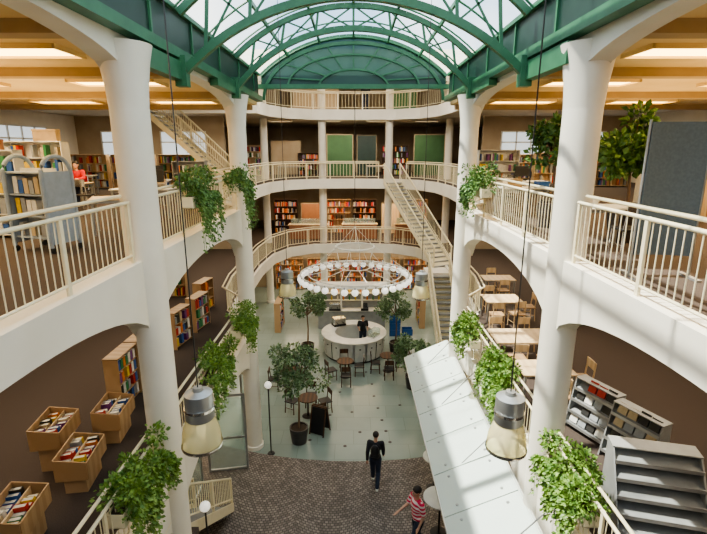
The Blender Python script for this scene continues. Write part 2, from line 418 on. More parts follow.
struct(MB().box((-3.75, 6.2, 2.1), (1.4, 3.1, .18)).build('floor', M['carpet']))
railing([(-EX, 4.8), (-EX, 7.7)], 2.2, -1, 'cream railing of the landing beneath the lower left gallery', True)
# ---------------------------------------------------------------- glass roof
GY = 16.5; HS = 3.05; SPR = 11.75; APX = 12.95
RV = (HS * HS + (APX - SPR) ** 2) / (2 * (APX - SPR)); CZ = APX - RV; AM = math.degrees(math.asin(HS / RV))
def vp(a, r=None): r = r or RV; return (r * math.sin(R(a)), CZ + r * math.cos(R(a)))
rt = T('glass_roof', 'shallow barrel shaped glass roof with green bars over the near atrium', 'skylight', (0, 0, 0))
mb = MB(); N = 14
for i in range(N):
    a, b = -AM + 2 * AM * i / N, -AM + 2 * AM * (i + 1) / N
    (x0, z0), (x1, z1) = vp(a), vp(b); n = len(mb.v); mb.v += [(x0, -1, z0), (x1, -1, z1), (x1, GY, z1), (x0, GY, z0)]; mb.face([n, n + 1, n + 2, n + 3])
mb.build('glazing', M['glassr'], rt)
for i in range(10):
    y = -.9 + i * (GY + .8) / 9
    mb = MB(); mb.tube([(vp(-AM + 2 * AM * k / 24, RV - .04)[0], y, vp(-AM + 2 * AM * k / 24, RV - .04)[1]) for k in range(25)], .022, 6)
    mb.build('glazing_rib', M['green'], rt, smooth=True)
for k in range(1, 6):
    x, z = vp(-AM + 2 * AM * k / 6, RV - .05)
    MB().bar((x, -1, z), (x, GY, z), .06, .09).build('purlin', M['green'], rt)
for sx in (-1, 1):
    e = T('eaves_panel', 'dark green upstand below the glass roof, %s side' % ('left' if sx < 0 else 'right'), 'roof edge', (sx * 3.1, 0, 11.0))
    MB().box((sx * .02, 7.6, .38), (.06, 17.2, .76)).build('panel', M['dgreen'], e)
    MB().box((-sx * .04, 7.6, .0), (.2, 17.2, .16)).build('gutter', M['green'], e)
    MB().box((-sx * .02, 7.6, .75), (.12, 17.2, .08)).build('cap_rail', M['green'], e)
    for i in range(9): MB().box((-sx * .02, .2 + i * 1.9, .38), (.05, .06, .7)).build('mullion', M['green'], e)
def truss(y, fz, az, label):
    t = T('roof_truss', label, 'roof truss', (0, y, 0)); hs = 3.05
    rise = az - fz; rr = (hs * hs + rise * rise) / (2 * rise); cz = az - rr; am = math.asin(hs / rr)
    lo = [(rr * math.sin(-am + 2 * am * k / 30), 0, cz + rr * math.cos(-am + 2 * am * k / 30)) for k in range(31)]
    mb = MB()
    for k in range(30): mb.bar(lo[k], lo[k + 1], .12, .13)
    mb.build('lower_chord', M['green'], t)
    hi = [(vp(-AM + 2 * AM * k / 30, RV - .14)[0], 0, vp(-AM + 2 * AM * k / 30, RV - .14)[1]) for k in range(31)]
    mb = MB()
    for k in range(30): mb.bar(hi[k], hi[k + 1], .11, .12)
    mb.build('upper_chord', M['green'], t)
    for k in range(3, 30, 4):
        MB().bar(lo[k], hi[k], .055, .055).build('strut', M['green'], t)
        if k + 4 < 30:
            MB().bar(lo[k], hi[k + 4], .035, .035).build('brace', M['green'], t)
            MB().bar(lo[k + 4], hi[k], .035, .035).build('brace', M['green'], t)
    for sx in (-1, 1):
        MB().box((sx * 2.98, 0, fz + .12), (.2, .2, .5)).build('foot', M['green'], t)
        MB().box((sx * 3.05, -.85, fz + .12), (.18, 1.7, .30)).build('bracket', M['green'], t)
truss(8.75, 10.6, 11.9, 'nearest green arched truss spanning the glass roof between the big columns')
truss(12.65, 10.8, 12.3, 'second green arched truss, between the near one and the gable')
g = T('glass_gable', 'dark green fan shaped gable closing the far end of the glass roof', 'gable window', (0, GY, 0))
arc = [vp(-AM + 2 * AM * k / 30, RV) for k in range(31)]
mb = MB(); mb.v += [(x, .04, z) for x, z in arc] + [(3.05, .04, 11.42), (-3.05, .04, 11.42)]; mb.face(list(range(len(mb.v)))); mb.build('dark_glazing', M['glassg'], g)
mb = MB()
for k in range(30): mb.bar((arc[k][0], 0, arc[k][1]), (arc[k + 1][0], 0, arc[k + 1][1]), .12, .12)
mb.build('outer_arch', M['green'], g)
def garc(sc, z0, h): return [(sc * 3.0 * math.sin(R(-90 + 6 * k)), z0 + h * math.cos(R(-90 + 6 * k))) for k in range(31)]
for sc, z0, h in ((.99, 11.0, 1.75), (.72, 11.4, 1.0), (.38, 11.4, .55)):
    arc2 = garc(sc, z0, h); mb = MB()
    for k in range(30): mb.bar((arc2[k][0], -.03, arc2[k][1]), (arc2[k + 1][0], -.03, arc2[k + 1][1]), .09, .10 if sc > .9 else .06)
    mb.build('inner_arch', M['green'], g)
for a in (-66, -50, -34, -17, 0, 17, 34, 50, 66):
    MB().bar((.38 * 3.0 * math.sin(R(a)), -.02, 11.4 + .55 * math.cos(R(a))), (3.0 * math.sin(R(a)), -.02, 11.0 + 1.75 * math.cos(R(a))), .045, .045).build('mullion', M['green'], g)
MB().box((0, 0, 11.42), (6.3, .2, .14)).build('base_beam', M['green'], g)
# ---------------------------------------------------------------- pendants
def pendant(x, y, z, label, dz=12.75):
    t = T('pendant_lamp', label, 'pendant lamp', (x, y, z))
    hs_ = MB().lathe([(0, .62), (.05, .62), (.06, .58), (.15, .55), (.155, .26), (.14, .24), (0, .24)], 24).build('housing', M['metal'], t, smooth=True)
    MB().lathe([(.155, .36), (.162, .36), (.162, .39), (.155, .39)], 24).build('collar', M['chrome'], hs_, smooth=True)
    gs = MB().lathe([(.14, .26), (.17, .2), (.205, .08), (.22, -.06), (.215, -.08), (.21, -.06), (.195, .08), (.16, .2), (.13, .26)], 28).build('glass_shade', M['shade'], t, smooth=True)
    MB().lathe([(.221, -.05), (.227, -.07), (.221, -.09), (.21, -.08)], 28).build('rim', M['chrome'], gs, smooth=True)
    MB().lathe([(0, .24), (.04, .23), (.055, .12), (.035, .03), (0, .02)], 14).build('bulb', M['bulb'], t, smooth=True)
    MB().tube([(0, 0, .6), (0, 0, dz - z)], .007, 5).build('cable', M['black'], t)
pendant(-1.68, 4.6, 6.30, 'large grey pendant lamp with clear shade, hanging near the left column')
pendant(1.70, 4.6, 6.25, 'large grey pendant lamp with clear shade, hanging near the right column')
pendant(-1.64, 11.2, 5.95, 'small pendant lamp hanging left of the ring chandelier')
pendant(1.68, 11.2, 5.9, 'small pendant lamp hanging right of the ring chandelier')
# ---------------------------------------------------------------- chandelier
ch = T('ring_chandelier', 'large round ring chandelier ringed with small white glass lamps above the counter', 'chandelier', (0.05, 17.2, 4.75))
RC = 2.05
def ring(r, z, th, name, m='metal'): return MB().tube([(r * math.cos(2 * PI * k / 64), r * math.sin(2 * PI * k / 64), z) for k in range(64)], th, 8, closed=True).build(name, M[m], ch, smooth=True)
ring(RC, 0.12, .03, 'outer_ring', 'whitep'); ring(RC - .3, .12, .02, 'middle_ring', 'whitep'); ring(.55, .35, .018, 'hub_ring', 'whitep'); ring(.72, 1.15, .03, 'upper_ring', 'whitep')
pr = None
for k in range(36):
    a = 2 * PI * k / 36; p = (RC * math.cos(a), RC * math.sin(a), 0)
    if pr is None:
        pr = MB().ell((0, 0, -.03), (.12, .12, .12), 14, 10).build('glass_lamp', M['clear'], ch, smooth=True); pr.location = p
        pb = MB().lathe([(0, .15), (.035, .14), (.045, .07), (0, .06)], 10).build('socket', M['metal'], pr, smooth=True)
    else:
        q = share(pr, ch, p); c = bpy.data.objects.new('socket', pb.data); COL.objects.link(c); c.parent = q
for k in range(12):
    a = 2 * PI * (k + .5) / 12; c, s_ = math.cos(a), math.sin(a)
    MB().tube([(.55 * c, .55 * s_, .35), ((RC) * c, (RC) * s_, 0.12)], .012, 5).build('spoke', M['whitep'], ch)
    if k % 2 == 0: MB().tube([(.72 * c, .72 * s_, 1.15), (RC * c, RC * s_, .12)], .010, 4).build('stay_rod', M['whitep'], ch)
    if k % 3 == 0: MB().tube([(.55 * c, .55 * s_, .35), (.72 * c, .72 * s_, 1.15), (0, 0, 1.9), (0, 0, 2.0)], .012, 4).build('suspension_rod', M['whitep'], ch)
MB().tube([(0, 0, 1.9), (0, 0, 6.9)], .012, 5).build('cable', M['black'], ch)
# ---------------------------------------------------------------- foliage
def leaves(n, sampler, size, seed):
    rd = random.Random(seed); mb = MB()
    for i in range(n):
        p, d = sampler(rd); p = Vector(p); d = Vector(d)
        if d.length < 1e-4: d = Vector((0, 0, 1))
        d = (d.normalized() + Vector((rd.uniform(-.6, .6), rd.uniform(-.6, .6), rd.uniform(-.5, .3)))).normalized()
        a = d.cross(Vector((rd.uniform(-1, 1), rd.uniform(-1, 1), rd.uniform(-.3, 1)))).normalized(); L = size * rd.uniform(.6, 1.3); w = L * .34
        up = a.cross(d) * L * .08; k = len(mb.v)
        mb.v += [tuple(p), tuple(p + d * L * .5 + a * w + up), tuple(p + d * L), tuple(p + d * L * .5 - a * w + up)]
        mb.face([k, k + 1, k + 2, k + 3])
    return mb
def planter(x, y, z, rz, label, seed, lm='leafA', trail=.7, up=.3, n=1500, ln=1.0, wd=1.0):
    t = T('planter_box', label, 'planter', (x, y, z), rz)
    mb = MB(); mb.box((0, 0, .01), (ln, .24, .02))
    for sgn in (-1, 1):
        mb.box((0, sgn * .115, .11), (ln, .02, .22)); mb.box((sgn * (ln / 2 - .01), 0, .11), (.02, .22, .22))
    tr = mb.build('trough', M['rail'], t, bevel=.004)
    MB().box((0, 0, .17), (ln - .05, .2, .03)).build('soil', M['soil'], tr)
    for sgn in (-1, 1): MB().tube([(sgn * ln * .3, -.12, .05), (sgn * ln * .3, -.12, .24), (sgn * ln * .3, .16, .24)], .008, 5).build('bracket', M['rail'], tr)
    rd0 = random.Random(seed); blobs = []
    for i in range(18):
        blobs.append((rd0.uniform(-.5, .5) * ln, rd0.uniform(-.22, .16) * wd, .2 + rd0.uniform(-.05, up), rd0.uniform(.10, .22)))
    strands = [(rd0.uniform(-.48, .48) * ln, -1, rd0.uniform(.25, 1.0) * trail) for i in range(28)]
    def pos(s, u): return (s[0] + .1 * math.sin(u * 4 + s[0] * 9), -(.13 + .16 * math.sin(u * PI * .6)) * (1 if u > 0 else .2), .25 - s[2] * u * u + .06 * math.sin(u * 3))
    def smp(rd):
        if rd.random() < .52:
            b = rd.choice(blobs); v = Vector((rd.gauss(0, 1), rd.gauss(0, 1), rd.gauss(0, 1))).normalized(); r = b[3] * rd.random() ** .4 * (1.35 if rd.random() < .15 else 1)
            return (b[0] + v.x * r, b[1] + v.y * r, b[2] + v.z * r), v
        s = rd.choice(strands); q = pos(s, rd.uniform(.02, 1))
        return (q[0] + rd.gauss(0, .035), q[1] + rd.gauss(0, .035), q[2]), Vector((rd.uniform(-1, 1), -1, -.7))
    leaves(int(n * 1.3), smp, .07, seed).build('foliage', M[lm], t, fix=False)
    mb = MB()
    for s in strands: mb.tube([pos(s, u) for u in (0, .25, .5, .75, 1)], .004, 4)
    mb.build('stems', M['leafB'], t)
    return t
HP = PI / 2
planter(-EX + .06, 9.5, L2 + .62, HP, 'trailing plant box hung on the upper left railing, nearer one', 11, 'leafB', 1.1, .42, 2600, 1.3)
planter(-EX + .22, 12.3, L2 + .66, HP, 'trailing plant box on the upper left railing, beside the second column', 12, 'leafB', 1.3, .35, 2200)
planter(EX - .1, 11.6, L2 + .6, -HP, 'plant box hung on the upper right railing', 13, 'leafB', .8, .45, 2400, 1.2)
planter(-EX - .02, 5.98, L1 + .55, HP, 'light green plant box on the lower left railing, nearest the camera', 14, 'leafA', .8, .42, 4200, 1.3, 1.4)
planter(-EX + .06, 9.5, L1 + .6, HP, 'bushy plant box on the lower left railing, middle one', 15, 'leafA', .9, .45, 3200, 1.4, 1.2)
planter(-EX + .08, 12.3, L1 + .66, HP, 'plant box on the lower left railing, beside the second column', 16, 'leafA', .9, .45, 2600, 1.2, 1.1)
planter(EX + .05, 6.0, L1 + .55, -HP, 'light green plant box on the lower right railing, nearest the camera', 17, 'leafA', .8, .42, 4200, 1.3, 1.4)
planter(EX - .08, 9.1, L1 + .6, -HP, 'bushy plant box on the lower right railing above the glass canopy', 18, 'leafA', .8, .45, 3400, 1.5, 1.2)
planter(EX - .1, 11.7, L1 + .62, -HP, 'plant box on the lower right railing, farthest one', 19, 'leafA', .7, .45, 2800, 1.2, 1.2)
def tree(x, y, z, h, cr, label, seed, n=2600, lm='leafC', cz=None, sz=.11):
    t = T('potted_tree', label, 'tree', (x, y, z)); cz = cz or h - cr * .9; rd0 = random.Random(seed)
    po = MB().lathe([(0, 0), (.24, 0), (.31, .5), (.31, .55), (.27, .55), (.27, .5), (0, .5)], 24).build('pot', M['pot'], t, smooth=True)
    MB().lathe([(0, .51), (.265, .51)], 20).build('soil', M['soil'], po)
    mb = MB(); mb.tube([(0, 0, .48), (.03, .02, cz * .5), (-.02, .03, cz - .2)], .035, 8, r1=.025); blobs = []
    for i in range(16):
        v = Vector((rd0.gauss(0, 1), rd0.gauss(0, 1), rd0.gauss(0, .8))).normalized() * cr * rd0.uniform(.45, .9); e = Vector((0, 0, cz)) + v
        mb.tube([(0, .02, cz - cr * .7), (e.x * .5, e.y * .5, (e.z + cz - cr * .4) / 2), tuple(e)], .015, 5, r1=.006); blobs.append((e, cr * rd0.uniform(.2, .38)))
    mb.build('trunk', M['bark'], t, smooth=True)
    def smp(rd):
        b, br = rd.choice(blobs); v = Vector((rd.gauss(0, 1), rd.gauss(0, 1), rd.gauss(0, 1))).normalized()
        return tuple(b + v * br * rd.random() ** .35), v
    leaves(n, smp, sz, seed).build('foliage', M[lm], t, fix=False)
tree(-1.8, 13.75, .0, 3.6, 1.0, 'tall potted fig tree in front of the left cafe table', 31, 3000, sz=.095)
tree(-2.15, 20.6, 0, 3.3, .85, 'potted fig tree left of the round counter', 32, 1900)
tree(2.0, 20.8, 0, 3.2, .85, 'potted fig tree right behind the round counter', 33, 1900)
tree(2.4, 17.4, 0, 2.3, .78, 'short broad potted tree beside the canopy end', 34, 1800)
tree(5.15, 8.9, L2, 2.75, .68, 'leafy indoor tree on the upper right gallery by the grey partition', 35, 1900, lm='leafB', cz=1.75, sz=.14)
tree(4.45, 10.6, L2, 2.75, .58, 'leafy indoor tree on the upper right gallery, left of the other tree', 36, 1400, lm='leafB', cz=1.85, sz=.14)
# ---------------------------------------------------------------- glass canopy
cp = T('glass_canopy', 'sloping pale glass canopy hung below the lower right gallery', 'canopy', (0, 0, 0))
c0, c1 = (1.72, 2.62), (3.1, 3.25); ya, yb = 6.3, 14.6; nP = 7
for i in range(nP):
    y0 = ya + (yb - ya) * i / nP + .012; y1 = ya + (yb - ya) * (i + 1) / nP - .012
    gp = MB().quadbox([(c0[0], y0, c0[1]), (c0[0], y1, c0[1]), (c1[0], y1, c1[1]), (c1[0], y0, c1[1])], [(c0[0], y0, c0[1] + .02), (c0[0], y1, c0[1] + .02), (c1[0], y1, c1[1] + .02), (c1[0], y0, c1[1] + .02)]).build('glass_pane', M['glassc'], cp)
    mb = MB()
    for (u, v) in ((.2, .15), (.8, .15), (.2, .85), (.8, .85)):
        mb.ell((c0[0] + (c1[0] - c0[0]) * u, y0 + (y1 - y0) * v, c0[1] + (c1[1] - c0[1]) * u + .025), (.035, .035, .015), 8, 6)
    mb.build('glass_fixings', M['metal'], gp)
for i in range(nP + 1):
    y = ya + (yb - ya) * i / nP; MB().bar((c0[0], y, c0[1] - .06), (c1[0], y, c1[1] - .06), .04, .08).build('rafter', M['steelp'], cp)
    if i % 2 == 0: MB().tube([(2.3, y, 2.95), (3.17, y, 3.95)], .012, 6).build('tie_rod', M['steelp'], cp)
for (x, z, w) in ((c0[0], c0[1], .04), (c1[0], c1[1], .06)):
    MB().bar((x, ya, z - .02), (x, yb, z - .02), w, .06).build('edge_bar', M['whitep'], cp)
# ---------------------------------------------------------------- ceiling lights
NUM = ('one', 'two', 'three', 'four')
def clight(x, y, z, sx_, sy_, label, m='lightw'):
    t = T('ceiling_light', label, 'ceiling light', (x, y, z))
    mb = MB()
    for s in (-1, 1): mb.box((s * sx_ / 2, 0, -.03), (.04, sy_ + .04, .07)); mb.box((0, s * sy_ / 2, -.03), (sx_, .04, .07))
    mb.build('frame', M['ceil'] if m == 'lightw' else M['ceilw'], t); MB().box((0, 0, -.015), (sx_ - .03, sy_ - .03, .02)).build('diffuser', M[m], t)
for sx, sd in ((-1, 'left'), (1, 'right')):
    for i, y in enumerate((4.5, 7.8, 11.3, 15.6)):
        for j, x in enumerate((5.3, 9.0)):
            clight(sx * x, y, ZC - .005, 1.9, .8, 'warm rectangular light, upper %s ceiling, row %s from the camera, %s the atrium' % (sd, NUM[i], ('beside', 'well away from')[j]))
    for z, lv in ((L2 - .375, 'lower gallery'), (L1 - .375, 'ground floor')):
        for i, y in enumerate((9, 15.5, 21, 31)):
            clight(sx * 6.5, y, z, 1.3, .3, 'strip light in the %s %s ceiling, row %s' % (sd, lv, NUM[i]), 'lightn')
for z, lv in ((L2 - .375, 'lowest'), (L3 - .405, 'middle')):
    for i in range(4): clight(-4.5 + 3 * i, 30.2, z, 1.4, .3, '%s strip light from the left above the %s far gallery' % (('first', 'second', 'third', 'fourth')[i], lv), 'lightn')
for sx in (-1, 1):
    for y in (6.2, 9.6, 13.4, 17.0):
        tn[0] += 1; struct(MB().box((sx * 9.2, y, ZC - .08), (11.4, .3, .16)).build('trim_%d' % tn[0], M['beamc']))
# ---------------------------------------------------------------- books
bookmesh = {}
def book_mesh(c, h, th, d):
    key = (c, h, th, d)
    if key in bookmesh: return bookmesh[key]
    mb = MB(); e = .004
    mb.box((0, -d / 2 + e, h / 2), (th, 2 * e, h)); mb.box((-th / 2 + e / 2, 0, h / 2), (e, d, h)); mb.box((th / 2 - e / 2, 0, h / 2), (e, d, h))
    mb.cur = 1; mb.box((0, .002, h / 2), (th - 2 * e, d - .012, h - .012))
    me = bpy.data.meshes.new('book'); me.from_pydata(mb.v, [], mb.f); me.materials.append(M['b_' + c]); me.materials.append(M['paper']); me.polygons.foreach_set('material_index', mb.mi)
    bookmesh[key] = me; return me
NB = [0]
def put_books(ox, oy, oz, rz, x0, x1, n, where, cols, rd, h=(.24, .30), face=0, d=.19, tilt=0, kind='book'):
    w = (x1 - x0) / n
    for i in range(n):
        if rd.random() < .1: continue
        c = rd.choice(cols); th = round(w * .86, 3); hh = rd.choice((h[0], (h[0] + h[1]) / 2, h[1]))
        o = bpy.data.objects.new(kind, book_mesh(c, round(hh, 3), th, d)); COL.objects.link(o); NB[0] += 1
        lx = x0 + w * (i + .5); cz, sz = math.cos(rz), math.sin(rz)
        o.location = (ox + lx * cz - face * sz, oy + lx * sz + face * cz, oz); o.rotation_euler = (tilt, rd.uniform(-.04, .04), rz)
        tag(o, '%s %s standing in the %s' % (c, kind, where), 'book', '%ss in the %s' % (kind, where))
allc = list(BOOKC)
STUFF = MB(); SC = ['b_' + c for c in allc]; srd = random.Random(3)
def stuff_books(x, y, z, rz, w, h, ns, cols, dens=.85, face=-.05):
    cz, sz = math.cos(rz), math.sin(rz)
    for k in range(ns):
        zz = z + .082 + k * (h - .1) / ns; u = -w / 2 + .06; mh = min(.32, (h - .1) / ns - .04)
        while u < w / 2 - .12:
            q = srd.uniform(.04, .09); STUFF.cur = allc.index(srd.choice(cols)); hh = srd.uniform(.72, 1) * mh
            if srd.random() < dens:
                lx = u + q / 2; STUFF.box((x + lx * cz - face * sz, y + lx * sz + face * cz, zz + hh / 2), (q * .9, .18, hh), rz=rz)
            else: u += srd.uniform(.05, .25)
            u += q
def bin_unit(x, y, z, rz, label, w=.8, d=.5, h=.78, seed=1, where='bin', nb=8, rows=2):
    t = T('book_bin', label, 'book bin', (x, y, z), rz)
    MB().box((0, -d / 2, h - .15), (w, .022, .30)).build('front_panel', M['wood'], t, bevel=.004)
    MB().box((0, d / 2, h - .12), (w, .022, .40)).build('back_panel', M['wood'], t, bevel=.004)
    for s in (-1, 1):
        MB().quadbox([(s * w / 2 - .011, -d / 2, h - .32), (s * w / 2 - .011, d / 2, h - .32), (s * w / 2 - .011, d / 2, h + .08), (s * w / 2 - .011, -d / 2, h)],
                     [(s * w / 2 + .011, -d / 2, h - .32), (s * w / 2 + .011, d / 2, h - .32), (s * w / 2 + .011, d / 2, h + .08), (s * w / 2 + .011, -d / 2, h)]).build('side_panel', M['wood'], t)
    MB().box((0, 0, h - .31), (w, d, .02)).build('tray', M['wood'], t)
    MB().box((0, 0, h - .14), (w, .015, .26)).build('divider', M['woodl'], t)
    MB().box((0, .0, (h - .32) / 2), (w * .78, d * .7, h - .32)).build('plinth_cabinet', M['wood'], t, bevel=.005)
    rd = random.Random(seed)
    for r_ in range(rows):
        put_books(x, y, z + h - .298, rz, -w / 2 + .04, w / 2 - .04, nb, where, allc, rd, (.24, .31), face=(-d * .25 + r_ * d * .5), d=.17, tilt=-.12)
    return t
A = [(-4.75, 5.6, R(98), .72), (-4.65, 7.0, R(98), .62), (-5.4, 7.55, R(98), .80), (-4.75, 8.35, R(96), .66), (-6.6, 6.4, R(98), .72)]
bl = ['wooden book bin at the bottom left, nearest the camera', 'low wooden book bin beside the near left column, second from the camera', 'higher wooden book bin stepped up behind the low one by the column', 'wooden book bin just before the tall bookcases, beside the railing', 'wooden book bin at the left edge behind the nearest bin']
bw = ['nearest wooden bin', 'low wooden bin by the left column', 'higher bin behind the low one', 'bin just before the tall bookcases', 'bin behind the nearest bin']
for i, (x, y, rz, h_) in enumerate(A): bin_unit(x, y, L1, rz, bl[i], seed=40 + i, where=bw[i], h=h_)
def bookcase(x, y, z, rz, label, where, w=.9, d=.32, h=1.5, ns=4, m='wood', seed=1, nb=9, books=True, cols=None):
    t = T('bookcase', label, 'bookcase', (x, y, z), rz)
    for s in (-1, 1): MB().box((s * (w / 2 - .012), 0, h / 2), (.024, d, h)).build('side_panel', M[m], t, bevel=.003)
    MB().box((0, d / 2 - .008, h / 2), (w - .04, .012, h - .02)).build('back_panel', M[m], t)
    MB().box((0, 0, h - .012), (w, d + .01, .026)).build('top_board', M[m], t, bevel=.003)
    rd = random.Random(seed)
    for k in range(ns):
        zz = .07 + k * (h - .1) / ns; MB().box((0, 0, zz), (w - .04, d - .02, .02)).build('shelf', M[m], t)
        if books == True: put_books(x, y, z + zz + .012, rz, -w / 2 + .05, w / 2 - .06, nb, where, cols or allc, rd, (.20, min(.30, (h - .1) / ns - .05)), face=-.05, d=.17)
    if books == 'stuff': stuff_books(x, y, z, rz, w, h, ns, cols or allc)
    return t
bookcase(-5.15, 9.6, L1, R(90), 'wooden bookcase on the lower left gallery, nearest of the tall ones', 'nearest tall wooden bookcase', h=1.25, ns=4, seed=61, nb=7)
bookcase(-5.15, 10.55, L1, R(90), 'wooden bookcase joined to the far side of the nearest tall one', 'second tall wooden bookcase', h=1.25, ns=4, seed=62, nb=7)
bookcase(-5.1, 12.9, L1, R(80), 'low wooden bookcase below the first arch on the lower left gallery', 'low bookcase below the arch', h=1.1, ns=3, seed=63, nb=6)
bookcase(-4.95, 14.2, L1, R(80), 'low wooden bookcase farther along the lower left gallery', 'farther low bookcase', h=1.1, ns=3, seed=64, nb=6)
bookcase(-5.3, 15.9, L1, R(80), 'low wooden bookcase farthest along the lower left gallery railing', 'x', h=1.1, ns=3, books='stuff')
bookcase(-6.9, 17.5, L1, R(0), 'wooden bookcase facing the camera at the back of the lower left gallery', 'x', h=1.4, ns=3, books='stuff')
fc = ['blue', 'white', 'red', 'yellow', 'green', 'grey', 'blue', 'white', 'beige']
bookcase(-7.1, 9.3, L2, .1, 'white bookcase full of coloured files at the left edge, upper gallery', 'white bookcase at the left edge', w=1.2, h=1.7, ns=4, m='whitep', seed=66, nb=9, cols=fc)
bookcase(-7.6, 11.6, L2, .0, 'white bookcase behind the arched display trolley, upper left gallery', 'x', w=1.4, h=1.9, ns=5, m='whitep', books='stuff', cols=fc)
bookcase(-9.4, 13.2, L2, .1, 'wooden bookcase of files at the left edge behind the white ones', 'x', w=1.6, h=1.9, ns=5, m='woodl', books='stuff', cols=fc)
bookcase(-6.0, 17.6, L2, 0, 'grey shelf unit before the stair, upper left', 'x', w=1.2, h=1.3, ns=3, m='steelp', books='stuff')
bookcase(-10.4, 16.0, L2, .1, 'white bookcase of mixed books behind the person in red', 'x', w=1.8, h=1.6, ns=4, m='whitep', books='stuff')
for i in range(4): bookcase(-14 + 2.1 * i, 21.5, L2, 0, 'wooden bookcase in the back row of the upper left gallery, %s from the left' % ('first', 'second', 'third', 'fourth')[i], 'x', w=1.9, h=1.5, ns=4, m='woodl', books='stuff')
for i in range(3): bookcase(-8.3 - 1.9 * i, 15.5, L1, 0, 'wooden bookcase in the second row of the lower left gallery, %s from the atrium' % ('first', 'second', 'third')[i], 'x', w=1.7, h=1.5, ns=4, books='stuff')
def box_(x, y, z, s, label, m='card', rz=.2):
    t = T('storage_box', label, 'box', (x, y, z), rz); MB().box((0, 0, s[2] / 2), s).build('body', M[m], t, bevel=.004); MB().box((0, 0, s[2]), (s[0] + .02, s[1] + .02, .04)).build('lid', M[m], t)
t = T('display_trolley', 'blue grey display trolley with arched sides on the upper left gallery', 'trolley', (-5.35, 8.1, L2), R(-18))
for s in (-1, 1):
    pts = [(s * .42, -.28, .1), (s * .42, -.28, 1.3)] + [(s * .42, -.28 * math.cos(R(a)), 1.3 + .3 * math.sin(R(a))) for a in range(15, 180, 15)] + [(s * .42, .28, 1.3), (s * .42, .28, .1)]
    ar = MB().tube(pts, .035, 8).build('side_arch', M['trolley'], t, smooth=True)
    MB().box((s * .42, 0, .75), (.02, .5, 1.2)).build('side_panel', M['trolley'], ar)
for k in range(4): MB().box((0, 0, .25 + k * .36), (.82, .5, .025)).build('shelf', M['trolley'], t)
MB().box((0, .02, .8), (.8, .02, 1.2)).build('back_panel', M['whitep'], t)
for sx in (-1, 1):
    for sy in (-1, 1): MB().tube([(sx * .42 - .02, sy * .26, .05), (sx * .42 + .02, sy * .26, .05)], .05, 12).build('castor', M['black'], t, smooth=True)
rd = random.Random(8)
for k in range(3): put_books(-5.35, 8.1, L2 + .27 + k * .36, R(-18), -.36, .36, 6, 'blue grey display trolley', ['white', 'blue', 'yellow', 'grey', 'beige'], rd, (.22, .28), face=-.12, d=.15)
# ---------------------------------------------------------------- tables and chairs
def table(x, y, z, rz, label, w=1.4, d=.8, h=.74, m='woodl', legm='metal'):
    t = T('reading_table', label, 'table', (x, y, z), rz)
    MB().box((0, 0, h - .015), (w, d, .03)).build('tabletop', M[m], t, bevel=.006)
    MB().box((0, 0, h - .06), (w - .16, d - .16, .06)).build('apron', M[legm], t)
    for sx in (-1, 1):
        for sy in (-1, 1): MB().box((sx * (w / 2 - .06), sy * (d / 2 - .06), (h - .03) / 2), (.045, .045, h - .03)).build('leg', M[legm], t)
    return t
def chair(x, y, z, rz, label, m='wood', sm='black', name='wooden_chair'):
    t = T(name, label, 'chair', (x, y, z), rz)
    MB().box((0, 0, .45), (.42, .42, .035)).build('seat', M[sm], t, bevel=.01)
    mb = MB()
    for k in range(8):
        a0 = R(-40 + 10 * k); a1 = R(-30 + 10 * k)
        mb.bar((math.sin(a0) * .28, .15 + .05 * math.cos(a0), .8), (math.sin(a1) * .28, .15 + .05 * math.cos(a1), .8), .02, .2)
    mb.build('backrest', M[m], t)
    for sx in (-1, 1):
        MB().tube([(sx * .19, -.18, 0), (sx * .18, -.17, .44)], .017, 8).build('leg', M[m], t)
        MB().tube([(sx * .19, .2, 0), (sx * .18, .17, .45), (sx * .17, .21, .88)], .017, 8).build('leg', M[m], t)
        MB().tube([(sx * .185, -.175, .2), (sx * .185, .19, .2)], .01, 6).build('stretcher', M[m], t)
    return t
table(4.95, 15.0, L1, 0, 'sunlit reading table farthest along the lower right gallery', 1.2, .9)
table(4.5, 11.75, L1, 0, 'light wood reading table in the middle of the lower right gallery', 1.6, 1.0)
table(4.35, 9.85, L1, 0, 'light wood reading table nearest the grey magazine racks', 1.2, .8)
table(5.6, 17.6, L1, 0, 'reading table at the back of the lower right gallery', 1.2, .8)
ch0 = chair(4.1, 12.55, L1, 0, 'wooden chair tucked behind the middle reading table, left one', 'woodl', 'wood')
for (x, y, rz, lb) in ((4.9, 12.5, .1, 'wooden chair behind the middle reading table, right one'), (4.15, 10.98, PI, 'wooden chair in front of the middle reading table, left one'), (4.9, 10.95, PI, 'wooden chair in front of the middle reading table, right one'),
                       (4.6, 14.25, PI, 'wooden chair in front of the farthest reading table, left one'), (5.25, 14.3, PI + .2, 'wooden chair in front of the farthest reading table, right one'),
                       (4.8, 15.75, 0, 'wooden chair behind the farthest reading table'), (5.6, 11.7, -HP, 'wooden chair at the right end of the middle reading table'),
                       (5.25, 9.9, -HP, 'wooden chair at the right end of the table by the magazine racks'), (4.4, 9.15, PI, 'wooden chair in front of the table by the magazine racks'), (5.6, 18.3, 0, 'wooden chair behind the back reading table'), (5.85, 15.0, -HP, 'wooden chair at the right end of the farthest reading table'),
                       (5.6, 16.9, PI, 'wooden chair in front of the back reading table')):
    dup(ch0, (x, y, L1), rz, lb)
